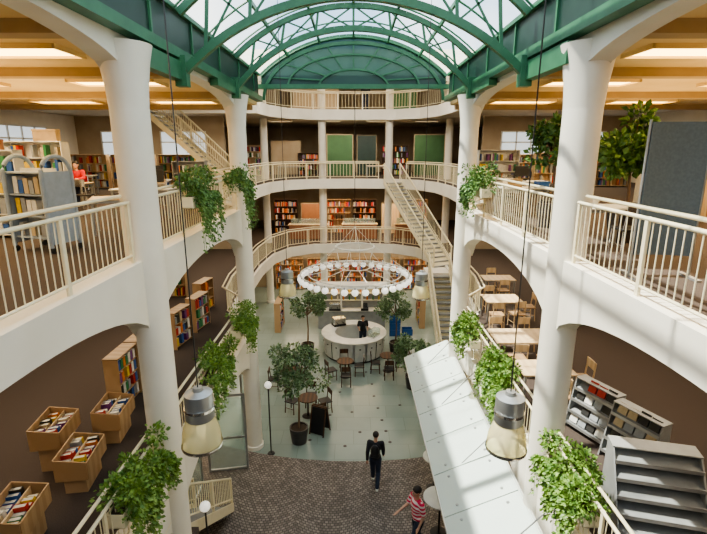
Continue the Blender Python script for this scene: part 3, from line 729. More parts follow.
def steel_shelf(x, y, z, rz, label, w=1.1, h=1.5, ns=5, slope=.25, d=.5):
    t = T('steel_shelf', label, 'shelf unit', (x, y, z), rz)
    for s in (-1, 1):
        MB().quadbox([(s * w / 2 - .012, -d / 2, 0), (s * w / 2 - .012, d / 2, 0), (s * w / 2 - .012, d / 2 - .02, h), (s * w / 2 - .012, d / 2 - slope, h)], [(s * w / 2 + .012, -d / 2, 0), (s * w / 2 + .012, d / 2, 0), (s * w / 2 + .012, d / 2 - .02, h), (s * w / 2 + .012, d / 2 - slope, h)]).build('side_panel', M['steelp'], t)
    MB().box((0, d / 2 - .02, h / 2), (w, .01, h)).build('back_panel', M['steelp'], t)
    for k in range(ns):
        zz = .1 + k * (h - .1) / ns; yy = -d / 2 + (d - slope) * zz / h
        sh = MB().quadbox([(-w / 2, yy, zz), (w / 2, yy, zz), (w / 2, yy, zz + .012), (-w / 2, yy, zz + .012)], [(-w / 2, d / 2 - .03, zz + .14), (w / 2, d / 2 - .03, zz + .14), (w / 2, d / 2 - .03, zz + .152), (-w / 2, d / 2 - .03, zz + .152)]).build('shelf', M['steelp'], t)
        MB().box((0, yy, zz + .03), (w, .012, .06)).build('shelf_lip', M['metal'], sh)
    MB().box((0, d / 2 - slope / 2 - .01, h), (w + .03, slope, .02)).build('top_panel', M['steelp'], t)
    return t
steel_shelf(4.55, 6.0, L1, R(-14), 'large empty grey steel shelf at the bottom right, lower gallery', 1.2, 1.1, 5, .3, 1.1)
for i, (x, y, rz, lb) in enumerate(((4.75, 8.35, R(-66), 'grey magazine rack nearest the right column'), (5.0, 7.4, R(-66), 'grey magazine rack between the column and the large steel shelf'))):
    steel_shelf(x, y, L1, rz, lb, .9, 1.05, 4)
    rd = random.Random(90 + i)
    for k in range(4):
        zz = .1 + k * .95 / 4; put_books(x, y, L1 + zz + .06, rz, -.4, .4, 4, lb, ['white', 'grey', 'red', 'black', 'beige', 'grey', 'black'], rd, (.2, .23), face=-.16 + .06 * k, d=.03, tilt=-.35, kind='magazine')
for i in range(3): bookcase(8.0 + 1.9 * i, 14.5, L1, 0, 'wooden bookcase in the back row of the lower right gallery, %s from the atrium' % ('first', 'second', 'third')[i], 'x', w=1.7, h=1.5, ns=4, books='stuff')
t = T('partition_screen', 'tall blue grey curved partition screen at the right edge of the upper gallery', 'partition', (4.2, 6.2, L2), R(-8))
mb = MB(); k = 10
for i in range(k):
    a0 = -.36 + .72 * i / k; a1 = -.36 + .72 * (i + 1) / k
    mb.quadbox([(a0, .12 * math.cos(a0 * 3), .3), (a0, .12 * math.cos(a0 * 3) + .05, .3), (a0, .12 * math.cos(a0 * 3) + .05, 2.05), (a0, .12 * math.cos(a0 * 3), 2.05)], [(a1, .12 * math.cos(a1 * 3), .3), (a1, .12 * math.cos(a1 * 3) + .05, .3), (a1, .12 * math.cos(a1 * 3) + .05, 2.05), (a1, .12 * math.cos(a1 * 3), 2.05)])
mb.build('felt_panel', M['blue'], t)
for s in (-1, 1):
    u = MB().tube([(s * .38, .08, .03), (s * .38, .08, 2.08)], .018, 8).build('upright', M['metal'], t, smooth=True); MB().box((s * .38, .05, .015), (.06, .5, .03)).build('foot', M['metal'], u)
table(4.3, 8.3, L2, 0, 'white desk in front of the leafy trees, upper right gallery', 1.2, .7, m='whitep')
table(4.6, 12.6, L2, 0, 'pale table behind the upper right railing with plants', 1.5, .8, m='whitep')
table(5.4, 15.2, L2, 0, 'white table farther back on the upper right gallery', 1.5, .8, m='whitep')
ch1 = chair(4.2, 13.3, L2, 0, 'black chair behind the pale table, upper right gallery', 'chrome', 'black', 'desk_chair')
for x, y, rz, lb in ((5.0, 11.9, PI, 'black chair in front of the pale table, upper right gallery'), (5.2, 15.9, 0, 'black chair behind the farther white table, upper right'), (4.5, 7.6, PI, 'black chair in front of the white desk before the trees')): dup(ch1, (x, y, L2), rz, lb)
bookcase(7.6, 11.5, L2, 0, 'white bookcase behind the indoor trees, upper right gallery', 'x', w=1.4, h=1.8, ns=5, m='whitep', books='stuff')
bookcase(5.7, 19.0, L2, 0, 'white bookcase at the back of the upper right gallery', 'x', w=1.6, h=1.7, ns=4, m='whitep', books='stuff')
bookcase(9.2, 11.5, L2, 0, 'light wood bookcase at the right edge of the upper gallery', 'x', w=1.4, h=1.9, ns=5, m='woodl', books='stuff')
bookcase(7.9, 18.6, L2, -.1, 'light wood shelf at the back of the upper right gallery', 'x', w=1.8, h=1.6, ns=4, m='woodl', books='stuff')
for i in range(3): bookcase(7.5 + 2.2 * i, 22.5, L2, 0, 'wooden bookcase in the back row of the upper right gallery, %s from the atrium' % ('first', 'second', 'third')[i], 'x', w=2.0, h=1.5, ns=4, m='woodl', books='stuff')
for i, (x, y, lb) in enumerate(((-5.4, 12.3, 'white desk behind the left column, upper gallery'), (-8.7, 14.2, 'desk in front of the seated person in red'), (-6.8, 15.6, 'white desk behind the bookcases, upper left gallery'), (-10.8, 18.5, 'white desk below the daylight windows, upper left'), (-4.9, 9.9, 'pale desk behind the upper left railing, beside the big column'))):
    table(x, y, L2, .1 * i, lb, 1.5 if i < 4 else 1.1, .8, m=('whitep', 'woodl', 'whitep', 'whitep', 'woodl')[i])
for x, y, rz, lb in ((-5.4, 13.1, 0, 'black chair behind the desk by the left column'), (-6.8, 16.3, 0, 'black chair behind the white desk, upper left'), (-7.7, 13.5, PI, 'black chair in front of the wooden desk, upper left'), (-8.6, 14.95, 0.1, 'black chair under the person in red'), (-4.9, 10.7, 0.1, 'black chair behind the pale desk at the upper left railing')): dup(ch1, (x, y, L2), rz, lb)
box_(-5.75, 12.2, L2 + .74, (.35, .28, .22), 'cardboard box on the desk by the left column'); box_(-4.7, 9.9, L2 + .74, (.3, .24, .12), 'flat white box on the pale desk beside the big column', 'whitep'); box_(-7.1, 15.6, L2 + .74, (.35, .25, .25), 'blue box on the white desk, upper left', 'bluep')
box_(4.2, 12.6, L2 + .74, (.4, .3, .2), 'cardboard box on the pale table, upper right'); box_(4.95, 12.5, L2 + .74, (.3, .25, .14), 'blue box on the pale table, upper right', 'bluep'); box_(4.1, 8.3, L2 + .74, (.3, .22, .1), 'white paper box on the desk before the trees', 'whitep')
box_(-7.3, 11.6, L2 + 1.9, (.5, .28, .25), 'cardboard box on top of the white bookcase, upper left'); box_(-7.0, 9.3, L2 + 1.7, (.4, .28, .18), 'rust box on top of the bookcase at the left edge', 'orange')
def monitor(x, y, z, rz, label):
    t = T('monitor', label, 'monitor', (x, y, z), rz)
    MB().box((0, 0, .30), (.5, .03, .32)).build('screen', M['black'], t, bevel=.006); st = MB().box((0, .03, .1), (.05, .02, .2)).build('stand', M['black'], t); MB().box((0, .03, .008), (.24, .16, .016)).build('foot', M['black'], st)
monitor(-5.2, 12.45, L2 + .74, PI, 'black monitor on the desk by the left column'); monitor(-6.5, 15.75, L2 + .74, .2, 'black monitor on the white desk, upper left')
monitor(5.4, 15.3, L2 + .74, 0, 'black monitor on the farther white table, upper right'); monitor(-9.05, 14.1, L2 + .74, PI, 'black monitor on the desk of the person in red')
t = T('flip_chart', 'tilted white flip chart on the upper left gallery', 'flip chart', (-8.0, 17.4, L2), .2)
MB().box((0, 0, 1.65), (.8, .03, 1.0), rx=-.15, ry=.12).build('board', M['whitep'], t)
for s in (-1, 1): MB().tube([(s * .35, -.2, 0), (0, .05, 1.6)], .015, 6).build('leg', M['black'], t)
MB().tube([(0, .5, 0), (0, .08, 1.6)], .015, 6).build('leg', M['black'], t)
# windows
wn = 0
for sx in (-1, 1):
    for z in (L1, L2):
        for k in range(3):
            wn += 1; w = struct(bpy.data.objects.new('window_%d' % wn, None)); COL.objects.link(w); w.location = (sx * (WX - .02), 11 + k * 5.5, z + 1.9)
            MB().box((0, 0, 0), (.04, 3.6, 1.7)).build('pane', M['winl'], w)
            mb = MB()
            for q in (-1.8, -.9, 0, .9, 1.8): mb.box((-sx * .04, q, 0), (.08, .07, 1.75))
            for q in (-.85, .3, .85): mb.box((-sx * .04, 0, q), (.08, 3.65, .07))
            mb.build('window_frame', M['whitep'], w)
for sx, sd in ((-1, 'left'), (1, 'right')):
    for z in (0, L1, L2):
        tn[0] += 1; struct(MB().box((sx * 11.0, 26.5, z + 1.75), (8.0, .2, 3.45)).build('trim_%d' % tn[0], M['wallt']))
    for k in range(2):
        wn += 1; w = struct(bpy.data.objects.new('window_%d' % wn, None)); COL.objects.link(w); w.location = (sx * (9.2 + 3.2 * k), 26.36, L2 + 2.0)
        MB().box((0, 0, 0), (2.4, .04, 1.3)).build('pane', M['winl'], w)
        mb = MB()
        for q in (-1.2, -.4, .4, 1.2): mb.box((q, -.03, 0), (.07, .08, 1.35))
        for q in (-.65, .1, .65): mb.box((0, -.03, q), (2.45, .08, .07))
        mb.build('window_frame', M['whitep'], w)
# ---------------------------------------------------------------- far gallery contents
def partition(x, y, z, w, h, m, label):
    t = T('display_board', label, 'board', (x, y, z))
    MB().box((0, 0, h / 2 + .05), (w, .05, h)).build('board', M[m], t)
    mb = MB()
    for s in (-1, 1): mb.box((s * w / 2, 0, h / 2 + .03), (.05, .08, h + .06))
    mb.box((0, 0, h + .07), (w + .06, .08, .05)); mb.build('frame', M['wallt'], t)
partition(-.9, 32, L2, 1.7, 2.6, 'gboard', 'green board behind the middle far gallery, left of centre')
partition(.9, 33, L2, 1.3, 2.6, 'dgreen', 'dark green board behind the middle far gallery')
partition(5.0, 32, L2, 2.0, 2.6, 'gboard', 'green board behind the middle far gallery, at the right')
partition(-4.6, 33, L2, 2.0, 2.2, 'wallt', 'tan partition behind the middle far gallery')
bookcase(-2.9, 32.2, L2, 0, 'low dark bookcase behind the middle far gallery, left of the green board', 'x', w=1.6, d=.4, h=1.5, ns=4, m='woodd', books='stuff')
bookcase(2.8, 32.5, L2, 0, 'dark bookcase behind the stair head, middle far gallery', 'x', w=1.8, d=.4, h=2.0, ns=5, m='woodd', books='stuff')
bookcase(-6.6, 32.0, L2, 0, 'light bookcase at the left behind the middle far gallery', 'x', w=1.8, d=.4, h=2.0, ns=5, m='woodl', books='stuff')
table(-3.8, 30, L2, 0, 'table behind the middle far gallery railing, at the left', 1.8, .8); table(1.6, 30.4, L2, 0, 'table behind the middle far gallery railing, at the right', 1.6, .8)
OR5 = ('first', 'second', 'third', 'fourth', 'fifth')
muted = ['red', 'white', 'beige', 'blue', 'black', 'orange', 'beige', 'orange', 'grey', 'red']
for i, x in enumerate([-4.6, -1.0, .75, 4.2]):
    bookcase(x, 32.0, L1, 0, 'wooden bookcase behind the lowest far gallery, %s from the left' % OR5[i], 'x', w=1.6, d=.4, h=2.3, ns=5, m=('woodd', 'wood', 'woodd', 'wood')[i], books='stuff', cols=muted)
partition(-2.75, 31.6, L1, 1.5, 2.0, 'orange', 'rust poster board between the far bookcases, at the left'); partition(2.5, 31.6, L1, 1.2, 2.0, 'woodl', 'light wood board between the far bookcases, at the right')
def counter(x, y, w, label):
    t = T('display_counter', label, 'counter', (x, y, L1)); MB().box((0, 0, .45), (w, .6, .9)).build('front', M['orange'], t); MB().box((0, 0, .92), (w + .1, .7, .05)).build('top', M['woodl'], t)
    MB().box((0, .1, 1.1), (w - .2, .35, .3)).build('glass_case', M['glassd'], t)
counter(-2.9, 29.9, 2.4, 'rust fronted display counter at the left behind the lowest far railing'); counter(.4, 30.1, 2.2, 'rust fronted display counter in the middle behind the lowest far railing'); counter(3.6, 30.2, 1.8, 'rust fronted display counter at the right behind the lowest far railing')
partition(-2.5, 33, L3, 3.0, 2.0, 'wallt', 'tan partition behind the topmost far gallery'); partition(3.2, 33, L3, 2.0, 2.0, 'gboard', 'green board behind the topmost far gallery')
struct(MB().box((0, 32, 1.7), (16, .2, 3.4)).build('wall_far', M['wallt']))
for i in range(5):
    bookcase(-4.4 + 2.2 * i, 31.4, 0, 0, 'wooden bookcase against the ground floor back wall, %s from the left' % OR5[i], 'x', w=1.9, d=.4, h=2.2, ns=5, m='wood', books='stuff', cols=muted)
# ---------------------------------------------------------------- round counter
ct = T('round_counter', 'round white service counter with brushed panels under the ring chandelier', 'counter', (0.02, 20.9, 0))
RO = 1.4
MB().lathe([(RO - .1, 0), (RO - .04, 0), (RO - .04, .12), (RO - .1, .12)], 48).build('plinth', M['black'], ct, smooth=True)
for k in range(16):
    a0 = 2 * PI * k / 16 + .02; a1 = 2 * PI * (k + 1) / 16 - .02
    fp = MB().lathe([(RO - .12, .1), (RO, .1), (RO + .03, .5), (RO + .05, .98), (RO - .12, .98)], 4, a0=a0, a1=a1).build('front_panel', M['panelm'], ct, smooth=True)
    a = 2 * PI * (k + .5) / 16; MB().ell(((RO + .03) * math.cos(a), (RO + .03) * math.sin(a), .72), (.05, .05, .03), 10, 6).build('knob', M['black'], fp, smooth=True)
MB().lathe([(RO - .5, 1.0), (RO + .14, 1.0), (RO + .14, 1.05), (RO - .5, 1.05), (RO - .5, 1.0)], 48).build('countertop', M['whitep'], ct, smooth=True)
MB().lathe([(RO - .5, .1), (RO - .42, .1), (RO - .42, .99), (RO - .5, .99)], 48).build('inner_wall', M['whitep'], ct, smooth=True)
kt = T('cafe_kiosk', 'white back bar with lit shelves behind the round counter', 'kiosk', (-.1, 24.2, 0))
MB().box((0, 0, .5), (3.6, .6, 1.0)).build('cabinet', M['steelp'], kt, bevel=.01)
MB().box((0, 0, 1.02), (3.7, .7, .05)).build('worktop', M['whitep'], kt)
MB().box((0, .25, 1.7), (3.6, .05, 1.3)).build('back_panel', M['steelp'], kt)
for z in (1.5, 1.9): MB().box((0, .12, z), (3.2, .25, .03)).build('shelf', M['whitep'], kt)
cn_ = MB().box((0, 0, 2.38), (3.8, .9, .12)).build('canopy', M['whitep'], kt)
for s in (-1, -.33, .33, 1): MB().tube([(s * 1.7, -.28, 1.04), (s * 1.7, -.28, 2.33)], .05, 12).build('pillar', M['whitep'], kt, smooth=True)
MB().box((0, -.1, 2.31), (3.0, .2, .02)).build('light_strip', M['lightw'], cn_)
for i in range(10):
    for j, z in enumerate((1.515, 1.915)):
        c = ('b_green', 'b_yellow', 'whitep', 'b_orange')[(i + j) % 4]; cn = ('green', 'yellow', 'white', 'orange')[(i + j) % 4]
        o = MB().lathe([(0, 0), (.04, 0), (.04, .16), (.015, .21), (.015, .27), (0, .27)], 10).build('bottle', M[c], None, smooth=True); o.location = (-1.5 + .32 * i, 24.32, z)
        tag(o, '%s bottle on the %s shelf of the back bar' % (cn, ('lower', 'upper')[j]), 'bottle', '%s bottles on the %s back bar shelf' % (cn, ('lower', 'upper')[j]))
def machine(x, y, z, rz, label):
    t = T('coffee_machine', label, 'coffee machine', (x, y, z), rz)
    MB().box((0, 0, .25), (.6, .4, .3)).build('body', M['chrome'], t, bevel=.02); tr = MB().box((0, 0, .05), (.62, .42, .08)).build('drip_tray', M['black'], t)
    for s in (-1, 1): MB().tube([(s * .15, -.2, .2), (s * .15, -.32, .17)], .015, 6).build('handle', M['black'], t)
machine(-.72, 21.7, 1.05, .4, 'chrome coffee machine on the round counter'); machine(-1.0, 24.0, 1.045, 0, 'chrome coffee machine on the back bar worktop')
t = T('cake_display', 'glass cake display case on the right of the round counter', 'display case', (.95, 20.3, 1.05), 1.0)
MB().box((0, 0, .03), (.6, .32, .06)).build('tray', M['chrome'], t); MB().box((0, 0, .2), (.58, .3, .28)).build('glass_cover', M['glassd'], t)
t = T('cash_register', 'dark cash register on the back bar worktop', 'cash register', (.6, 24.0, 1.045), 0)
MB().box((0, 0, .06), (.4, .38, .12)).build('drawer', M['black'], t, bevel=.01); MB().box((0, .05, .25), (.3, .04, .22), rx=-.3).build('screen', M['black'], t)
for i, (x, y, z, lb) in enumerate(((2.15, 23.0, 0, 'blue crate on the floor right of the counter'), (2.15, 23.0, .36, 'blue crate stacked on the blue floor crate'), (2.8, 23.1, 0, 'blue crate at the right of the crate stack'), (2.15, 23.0, .72, 'topmost blue crate right of the counter'))):
    t = T('crate', lb, 'crate', (x, y, z)); mb = MB().box((0, 0, .02), (.55, .4, .03))
    for s in (-1, 1): mb.box((s * .265, 0, .18), (.02, .4, .33)); mb.box((0, s * .19, .18), (.55, .02, .33))
    mb.build('body', M['bluep'], t)
for i, (x, y, rz) in enumerate(((3.7, 24.6, -HP), (-4.0, 24.0, HP))):
    bookcase(x, y, 0, rz, ('wooden newspaper shelf right of the counter behind the stair', 'wooden shelf left of the counter by the gallery column')[i], 'x', w=1.4, h=1.6, ns=3, books='stuff')
tag(STUFF.build('book_rows', [M[c] for c in SC], fix=False), 'rows of mixed books packed in the distant bookcases', 'books', kind='stuff')
# ---------------------------------------------------------------- cafe
def cafe_table(x, y, label, m='woodd', h=.74, r=.36):
    t = T('cafe_table', label, 'table', (x, y, 0.0 if y > 13.3 else .013))
    MB().lathe([(0, h - .03), (r, h - .03), (r, h), (0, h)], 28).build('tabletop', M[m], t, smooth=True)
    MB().tube([(0, 0, .02), (0, 0, h - .03)], .03, 10).build('pole', M['black'], t, smooth=True); MB().lathe([(0, .03), (.05, .03), (.22, .0), (0, 0)], 20).build('base', M['black'], t, smooth=True)
cafe_table(-1.65, 15.3, 'dark round cafe table beside the tall fig tree')
cafe_table(-.35, 18.35, 'dark round cafe table in front of the counter, left one')
cafe_table(1.5, 18.9, 'dark round cafe table in front of the counter, right one')
cafe_table(-2.7, 17.6, 'dark round cafe table at the left under the gallery')
cafe_table(2.15, 9.9, 'tall white round table under the glass canopy, beside the person in stripes', 'whitep', 1.05, .42)
cafe_table(2.3, 11.5, 'tall white round table under the glass canopy, farther one', 'whitep', 1.05, .35)
cc = chair(-1.05, 15.6, 0, -HP * .7, 'dark cafe chair right of the table by the fig tree', 'woodd', 'black', 'cafe_chair')
for x, y, rz, lb in ((-2.25, 15.6, HP * .7, 'dark cafe chair left of the table by the fig tree'), (-1.6, 16.0, 0, 'dark cafe chair behind the table by the fig tree'), (-1.2, 14.8, PI * 1.15, 'dark cafe chair in front of the table by the fig tree'),
                     (-.95, 18.1, HP * 1.3, 'dark cafe chair left of the left counter table'), (.25, 18.5, -HP, 'dark cafe chair right of the left counter table'), (-.3, 17.6, PI, 'dark cafe chair in front of the left counter table'), (-.4, 19.0, 0.1, 'dark cafe chair behind the left counter table'),
                     (.95, 18.8, HP, 'dark cafe chair left of the right counter table'), (2.05, 19.0, -HP, 'dark cafe chair right of the right counter table'), (1.5, 18.2, PI, 'dark cafe chair in front of the right counter table'),
                     (-3.2, 17.3, HP, 'dark cafe chair left of the far left table'), (-2.6, 18.3, 0, 'dark cafe chair behind the far left table')):
    dup(cc, (x, y, 0 if y > 13.3 else .013), rz, lb)
x, y = G(320, 432, 0)
t = T('sandwich_board', 'black chalk sandwich board with wooden frame beside the fig tree', 'sign', (x, y, 0), R(-25))
for s in (-1, 1):
    cbd = MB().box((0, s * .14, .5), (.5, .02, .9), rx=s * .22).build('chalkboard', M['black'], t)
    mb = MB()
    for q in (-1, 1): mb.box((q * .26, s * .14, .5), (.04, .035, 1.02), rx=s * .22)
    mb.box((0, s * .04, .98), (.55, .035, .04)); mb.build('frame', M['woodd'], cbd)
for (px, py) in ((300, 350), (322, 372), (340, 392), (352, 412), (360, 432), (366, 372), (374, 396), (382, 420), (390, 442), (345, 446), (310, 440), (400, 405), (330, 415), (372, 384), (378, 408), (386, 431), (369, 360)):
    x, y = G(px, py); o = MB().lathe([(0, .008), (.05, .008), (.06, 0), (0, 0)], 14).build('floor_stud', M['pot'], None, loc=(x, y, .001)); tag(o, 'round dark stud set in the pale stone floor', 'floor stud', 'dark studs scattered over the pale stone floor')
for i, (x, y, rz, lb) in enumerate(((-3.75, 12.3, R(10), 'glass entrance screen left of the second left column'), (-4.35, 11.1, HP, 'glass screen behind the entrance screen, parallel to the wall'), (-3.7, 14.6, HP, 'glass door standing open beyond the second left column'))):
    t = T('glass_screen', lb, 'glass screen', (x, y, .013 if y < 13.4 else 0), rz)
    MB().box((0, 0, 1.25), (1.05, .015, 2.3)).build('glass', M['glassd'], t)
    mb = MB()
    for s in (-1, 1): mb.box((s * .55, 0, 1.25), (.06, .06, 2.5))
    for z in (.04, 1.1, 2.47): mb.box((0, 0, z), (1.1, .06, .06))
    fr = mb.build('frame', M['metal'], t)
    MB().tube([(.42, -.05, .9), (.42, -.05, 1.3)], .014, 6).build('handle', M['chrome'], fr)
for i, (px, py, z, lb) in enumerate(((205, 507, 2.2, 'globe lamp on a pole at the bottom left by the stair rail'), (268, 385, 2.4, 'globe lamp on a pole beside the second left column'))):
    x, y = G(px, py, z)
    t = T('globe_lamp', lb, 'lamp', (x, y, .013 if y < 13 else 0))
    MB().tube([(0, 0, 0), (0, 0, z - .1)], .02, 8).build('pole', M['black'], t, smooth=True); MB().ell((0, 0, z), (.11, .11, .11), 16, 12).build('globe', M['bulb'], t, smooth=True)
    MB().lathe([(0, .0), (.12, 0), (.10, .03), (0, .03)], 16).build('base', M['black'], t, smooth=True)
# ---------------------------------------------------------------- people
def solid(mb, name, m, parent, vox=.011, smooth=4):
    o = mb.build(name, m, parent, fix=False)
    r = o.modifiers.new('remesh', 'REMESH'); r.mode = 'VOXEL'; r.voxel_size = vox; r.use_smooth_shade = True
    s = o.modifiers.new('smooth', 'SMOOTH'); s.iterations = smooth; s.factor = .5
    dg = bpy.context.evaluated_depsgraph_get(); me = bpy.data.meshes.new_from_object(o.evaluated_get(dg)); o.modifiers.clear(); o.data = me
    if not me.materials: me.materials.append(m)
    return o
def person(label, loc, rz, J, top, bottom, shoe='black', sleeves='short'):
    t = T('person', label, 'person', loc, rz); V = Vector
    b = MB(); pz = J['pelvis']; chz = J['chest']; nk = J['neck']; hd = J['head']
    b.ell(V(pz), (.15, .105, .13), 14, 10); b.cap(V(pz), V(chz), .11, .115); b.ell(V(chz), (.16, .105, .16), 14, 10)
    b.cap(V(chz) + V((0, 0, .1)), V(nk), .065, .05); b.cap(nk, hd, .05, .05)
    for s in ('l', 'r'):
        sg = 1 if s == 'l' else -1
        sh, el, wr = V(J['sh' + s]), V(J['el' + s]), V(J['wr' + s]); b.cap(V(chz) + V((sg * .06, 0, .08)), sh, .065, .052)
        b.cap(sh, el, .05, .038); b.cap(el, wr, .038, .025)
        hp, kn, an = V(J['hp' + s]), V(J['kn' + s]), V(J['an' + s]); b.cap(V(pz), hp, .1, .09); b.cap(hp, kn, .085, .055); b.cap(kn, an, .055, .035)
        toe = an + V((0, -.15, -.055)); b.cap(an + V((0, .03, -.04)), toe, .035, .025)
        d = (wr - el).normalized(); side = d.cross(V((0, -1, .01))).normalized(); pm = wr + d * .06
        b.cap(wr, pm, .024, .03); b.cap(pm - side * .018, pm + side * .018, .02, .02)
        for q, ln in ((-.027, .062), (-.009, .075), (.009, .07), (.027, .055)):
            base = pm + side * q + d * .015; mid = base + d * ln * .55; tip = mid + (d + V((0, -.5, 0))).normalized() * ln * .5; b.cap(base, mid, .009, .0085); b.cap(mid, tip, .0085, .007)
        th0 = wr + d * .025 + V((0, -.015, 0)); b.cap(th0, th0 + (d * .5 + V((0, -.8, 0))).normalized() * .055, .011, .009)
    h = V(hd); hf = V(J.get('face', (0, -1, 0))).normalized(); hr = hf.cross(V((0, 0, 1))).normalized()
    b.ell(h + V((0, 0, .05)), (.078, .095, .11), 16, 12); b.ell(h + hf * .035 - V((0, 0, .02)), (.05, .055, .055), 12, 8)
    b.cap(h + hf * .085 + V((0, 0, .055)), h + hf * .108 + V((0, 0, .025)), .010, .014); b.cap(h + hf * .085 - hr * .02 - V((0, 0, .012)), h + hf * .085 + hr * .02 - V((0, 0, .012)), .008, .008)
    for sg in (-1, 1): b.ell(h + hr * sg * .08 + V((0, 0, .045)), (.014, .018, .03), 8, 6)
    bo = solid(b, 'body', M['skin'], t, .0085)
    mb = MB()
    for sg in (-1, 1): mb.ell(h + hf * .088 + hr * sg * .03 + V((0, 0, .058)), (.011, .011, .008), 8, 6)
    mb.build('eyes', M['black'], bo)
    solid(MB().ell(h - hf * .018 + V((0, 0, .085)), (.09, .105, .09), 16, 12), 'hair', M['hair'], t, .012)
    c = MB(); c.ell(V(pz) + V((0, 0, .02)), (.165, .125, .13), 14, 8); c.cap(V(pz), V(chz), .13, .135); c.ell(V(chz), (.182, .13, .17), 14, 10)
    for s in ('l', 'r'):
        sg = 1 if s == 'l' else -1; sh, el, wr = V(J['sh' + s]), V(J['el' + s]), V(J['wr' + s]); c.cap(V(chz) + V((sg * .06, 0, .08)), sh, .078, .068)
        if sleeves == 'long': c.cap(sh, el, .068, .056); c.cap(el, el.lerp(wr, .93), .056, .042)
        else: c.cap(sh, sh.lerp(el, .75), .068, .064)
    solid(c, 'top', M[top], t, .012)
    c = MB(); c.ell(V(pz) - V((0, 0, .03)), (.158, .12, .12), 14, 8)
    for s in ('l', 'r'):
        hp, kn, an = V(J['hp' + s]), V(J['kn' + s]), V(J['an' + s]); c.cap(V(pz) - V((0, 0, .03)), hp, .108, .1); c.cap(hp, kn, .098, .074); c.cap(kn, an + V((0, 0, .03)), .073, .06)
    solid(c, 'trousers', M[bottom], t, .013)
    for s in ('l', 'r'):
        an = V(J['an' + s]); c = MB(); c.cap(an + V((0, .035, -.045)), an + V((0, -.16, -.055)), .045, .036); c.cap(an, an - V((0, 0, .04)), .045, .042); solid(c, 'shoe', M[shoe], t, .012)
    return t
walk = dict(pelvis=(0, 0, .95), chest=(0, -.03, 1.27), neck=(0, -.04, 1.46), head=(0, -.06, 1.56), shl=(.18, -.03, 1.395), shr=(-.18, -.03, 1.395),
            ell=(.215, .08, 1.13), wrl=(.22, .07, .88), elr=(-.215, -.08, 1.13), wrr=(-.21, -.2, .92),
            hpl=(.085, 0, .90), hpr=(-.085, 0, .90), knl=(.09, -.15, .52), anl=(.09, -.25, .095), knr=(-.085, .02, .49), anr=(-.085, .24, .12))
x, y = G(375, 486); t = person('person in dark jacket and trousers walking over the cobbles towards the counter', (x, y, .013), PI * .95, walk, 'blacks', 'denim', 'whitep', 'long')
c = MB(); c.ell((0, .16, 1.24), (.13, .08, .2), 14, 10); c.cap((-.09, .17, 1.1), (.09, .17, 1.1), .055, .055)
solid(c, 'backpack', M['black'], t, .012)
reach = dict(walk); reach.update(elr=(-.23, -.12, 1.15), wrr=(-.2, -.36, 1.06), ell=(.22, .0, 1.12), wrl=(.22, -.1, .90))
x, y = G(419, 489, 1.8); t = person('person in pink red striped shirt holding a hand out at the bottom of the view', (x, y, .013), -HP * .75, reach, 'pink', 'denim', 'black', 'short'); t.scale = (1.08, 1.08, 1.08)
stand = dict(walk); stand.update(knl=(.1, -.02, .5), anl=(.11, 0, .095), knr=(-.1, -.02, .5), anr=(-.11, 0, .095), elr=(-.23, .02, 1.13), wrr=(-.2, -.2, 1.08), ell=(.23, .02, 1.13), wrl=(.2, -.2, 1.08))
person('person in black standing inside the round counter', (.45, 21.3, 0), .1, stand, 'blacks', 'denim', 'black', 'short')
sit = dict(pelvis=(0, 0, .58), chest=(0, -.02, .92), neck=(0, -.03, 1.10), head=(0, -.05, 1.20), shl=(.18, -.02, 1.04), shr=(-.18, -.02, 1.04), ell=(.24, -.15, .84), wrl=(.17, -.36, .83), elr=(-.24, -.15, .84), wrr=(-.17, -.36, .83),
           hpl=(.09, -.03, .56), hpr=(-.09, -.03, .56), knl=(.11, -.42, .53), anl=(.11, -.4, .095), knr=(-.11, -.42, .53), anr=(-.11, -.42, .095))
person('person in red top seated at a desk on the upper left gallery', (-8.6, 14.9, L2), .1, sit, 'red', 'denim', 'black', 'long')
person('person in dark clothes standing behind the topmost far gallery railing', (.7, 28.9, L3), 0, stand, 'blacks', 'denim', 'black', 'long')
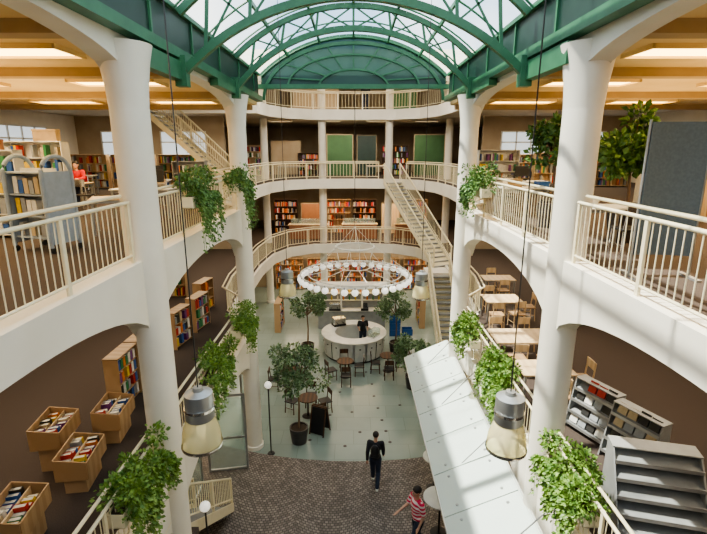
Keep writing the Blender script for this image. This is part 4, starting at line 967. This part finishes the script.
# ---------------------------------------------------------------- lights
w = bpy.data.worlds.new('world'); S.world = w; w.use_nodes = True; N = w.node_tree.nodes; Lk = w.node_tree.links
bg = N['Background']; tc = N.new('ShaderNodeTexCoord'); ns = N.new('ShaderNodeTexNoise'); ns.inputs['Scale'].default_value = 3.0; ns.inputs['Detail'].default_value = 6
rp = N.new('ShaderNodeValToRGB'); rp.color_ramp.elements[0].color = (.42, .56, .72, 1); rp.color_ramp.elements[1].color = (1, .98, .95, 1); rp.color_ramp.elements[0].position = .40; rp.color_ramp.elements[1].position = .62
Lk.new(tc.outputs['Generated'], ns.inputs['Vector']); Lk.new(ns.outputs['Fac'], rp.inputs['Fac']); Lk.new(rp.outputs['Color'], bg.inputs['Color']); bg.inputs['Strength'].default_value = 3.0
sl = bpy.data.lights.new('sun', 'SUN'); so = bpy.data.objects.new('sun', sl); COL.objects.link(so); sl.energy = 13; sl.angle = R(1.0); sl.color = (1, .93, .80)
dv = Vector((.50, -.08, -.86)); so.rotation_euler = dv.to_track_quat('-Z', 'Y').to_euler()
def area(x, y, z, sx_, sy_, e, c=(1, .82, .58), rot=(0, 0, 0)):
    l = bpy.data.lights.new('area', 'AREA'); l.shape = 'RECTANGLE'; l.size = sx_; l.size_y = sy_; l.energy = e; l.color = c
    o = bpy.data.objects.new('area_light', l); COL.objects.link(o); o.location = (x, y, z); o.rotation_euler = rot
    return o
for sx in (-1, 1):
    area(sx * 7.5, 10, ZC - .3, .8, 14, 440, (1, .78, .48)); area(sx * 9, 22, L3 - .6, 5, .6, 260, (1, .8, .52))
    area(sx * 8, 9, 9.9, 5, 12, 260, (1, .66, .28), (PI, 0, 0))  # added up-facing fill to brighten the wing ceilings, no fixture behind it
    area(sx * 7, 9, L2 - .42, .6, 12, 280); area(sx * 7, 21, L2 - .42, .6, 8, 180)
    area(sx * 6, 12, L1 - .42, .6, 10, 150); area(sx * 6, 22, L1 - .42, .6, 8, 120)
area(0, 30.5, L3 - .5, 10, .5, 340); area(0, 30.2, L2 - .45, 10, .5, 400, (1, .74, .46)); area(0, 29.6, L1 - .45, 10, .5, 330, (1, .8, .55)); area(0, 30, 13.6, 10, 2, 330)
area(0, 21, 12.6, 7, 4, 520, (1, .95, .87), (R(30), 0, 0))  # added fill light for the far zone under the sloped roof, not a fixture
area(0, 20, 12.3, 6, .8, 160, (1, .94, .84), (R(80), 0, 0))  # added fill aimed at the far galleries, unseen from its back
S.view_settings.view_transform = 'AgX'
try: S.view_settings.look = 'AgX - Medium High Contrast'
except Exception: pass
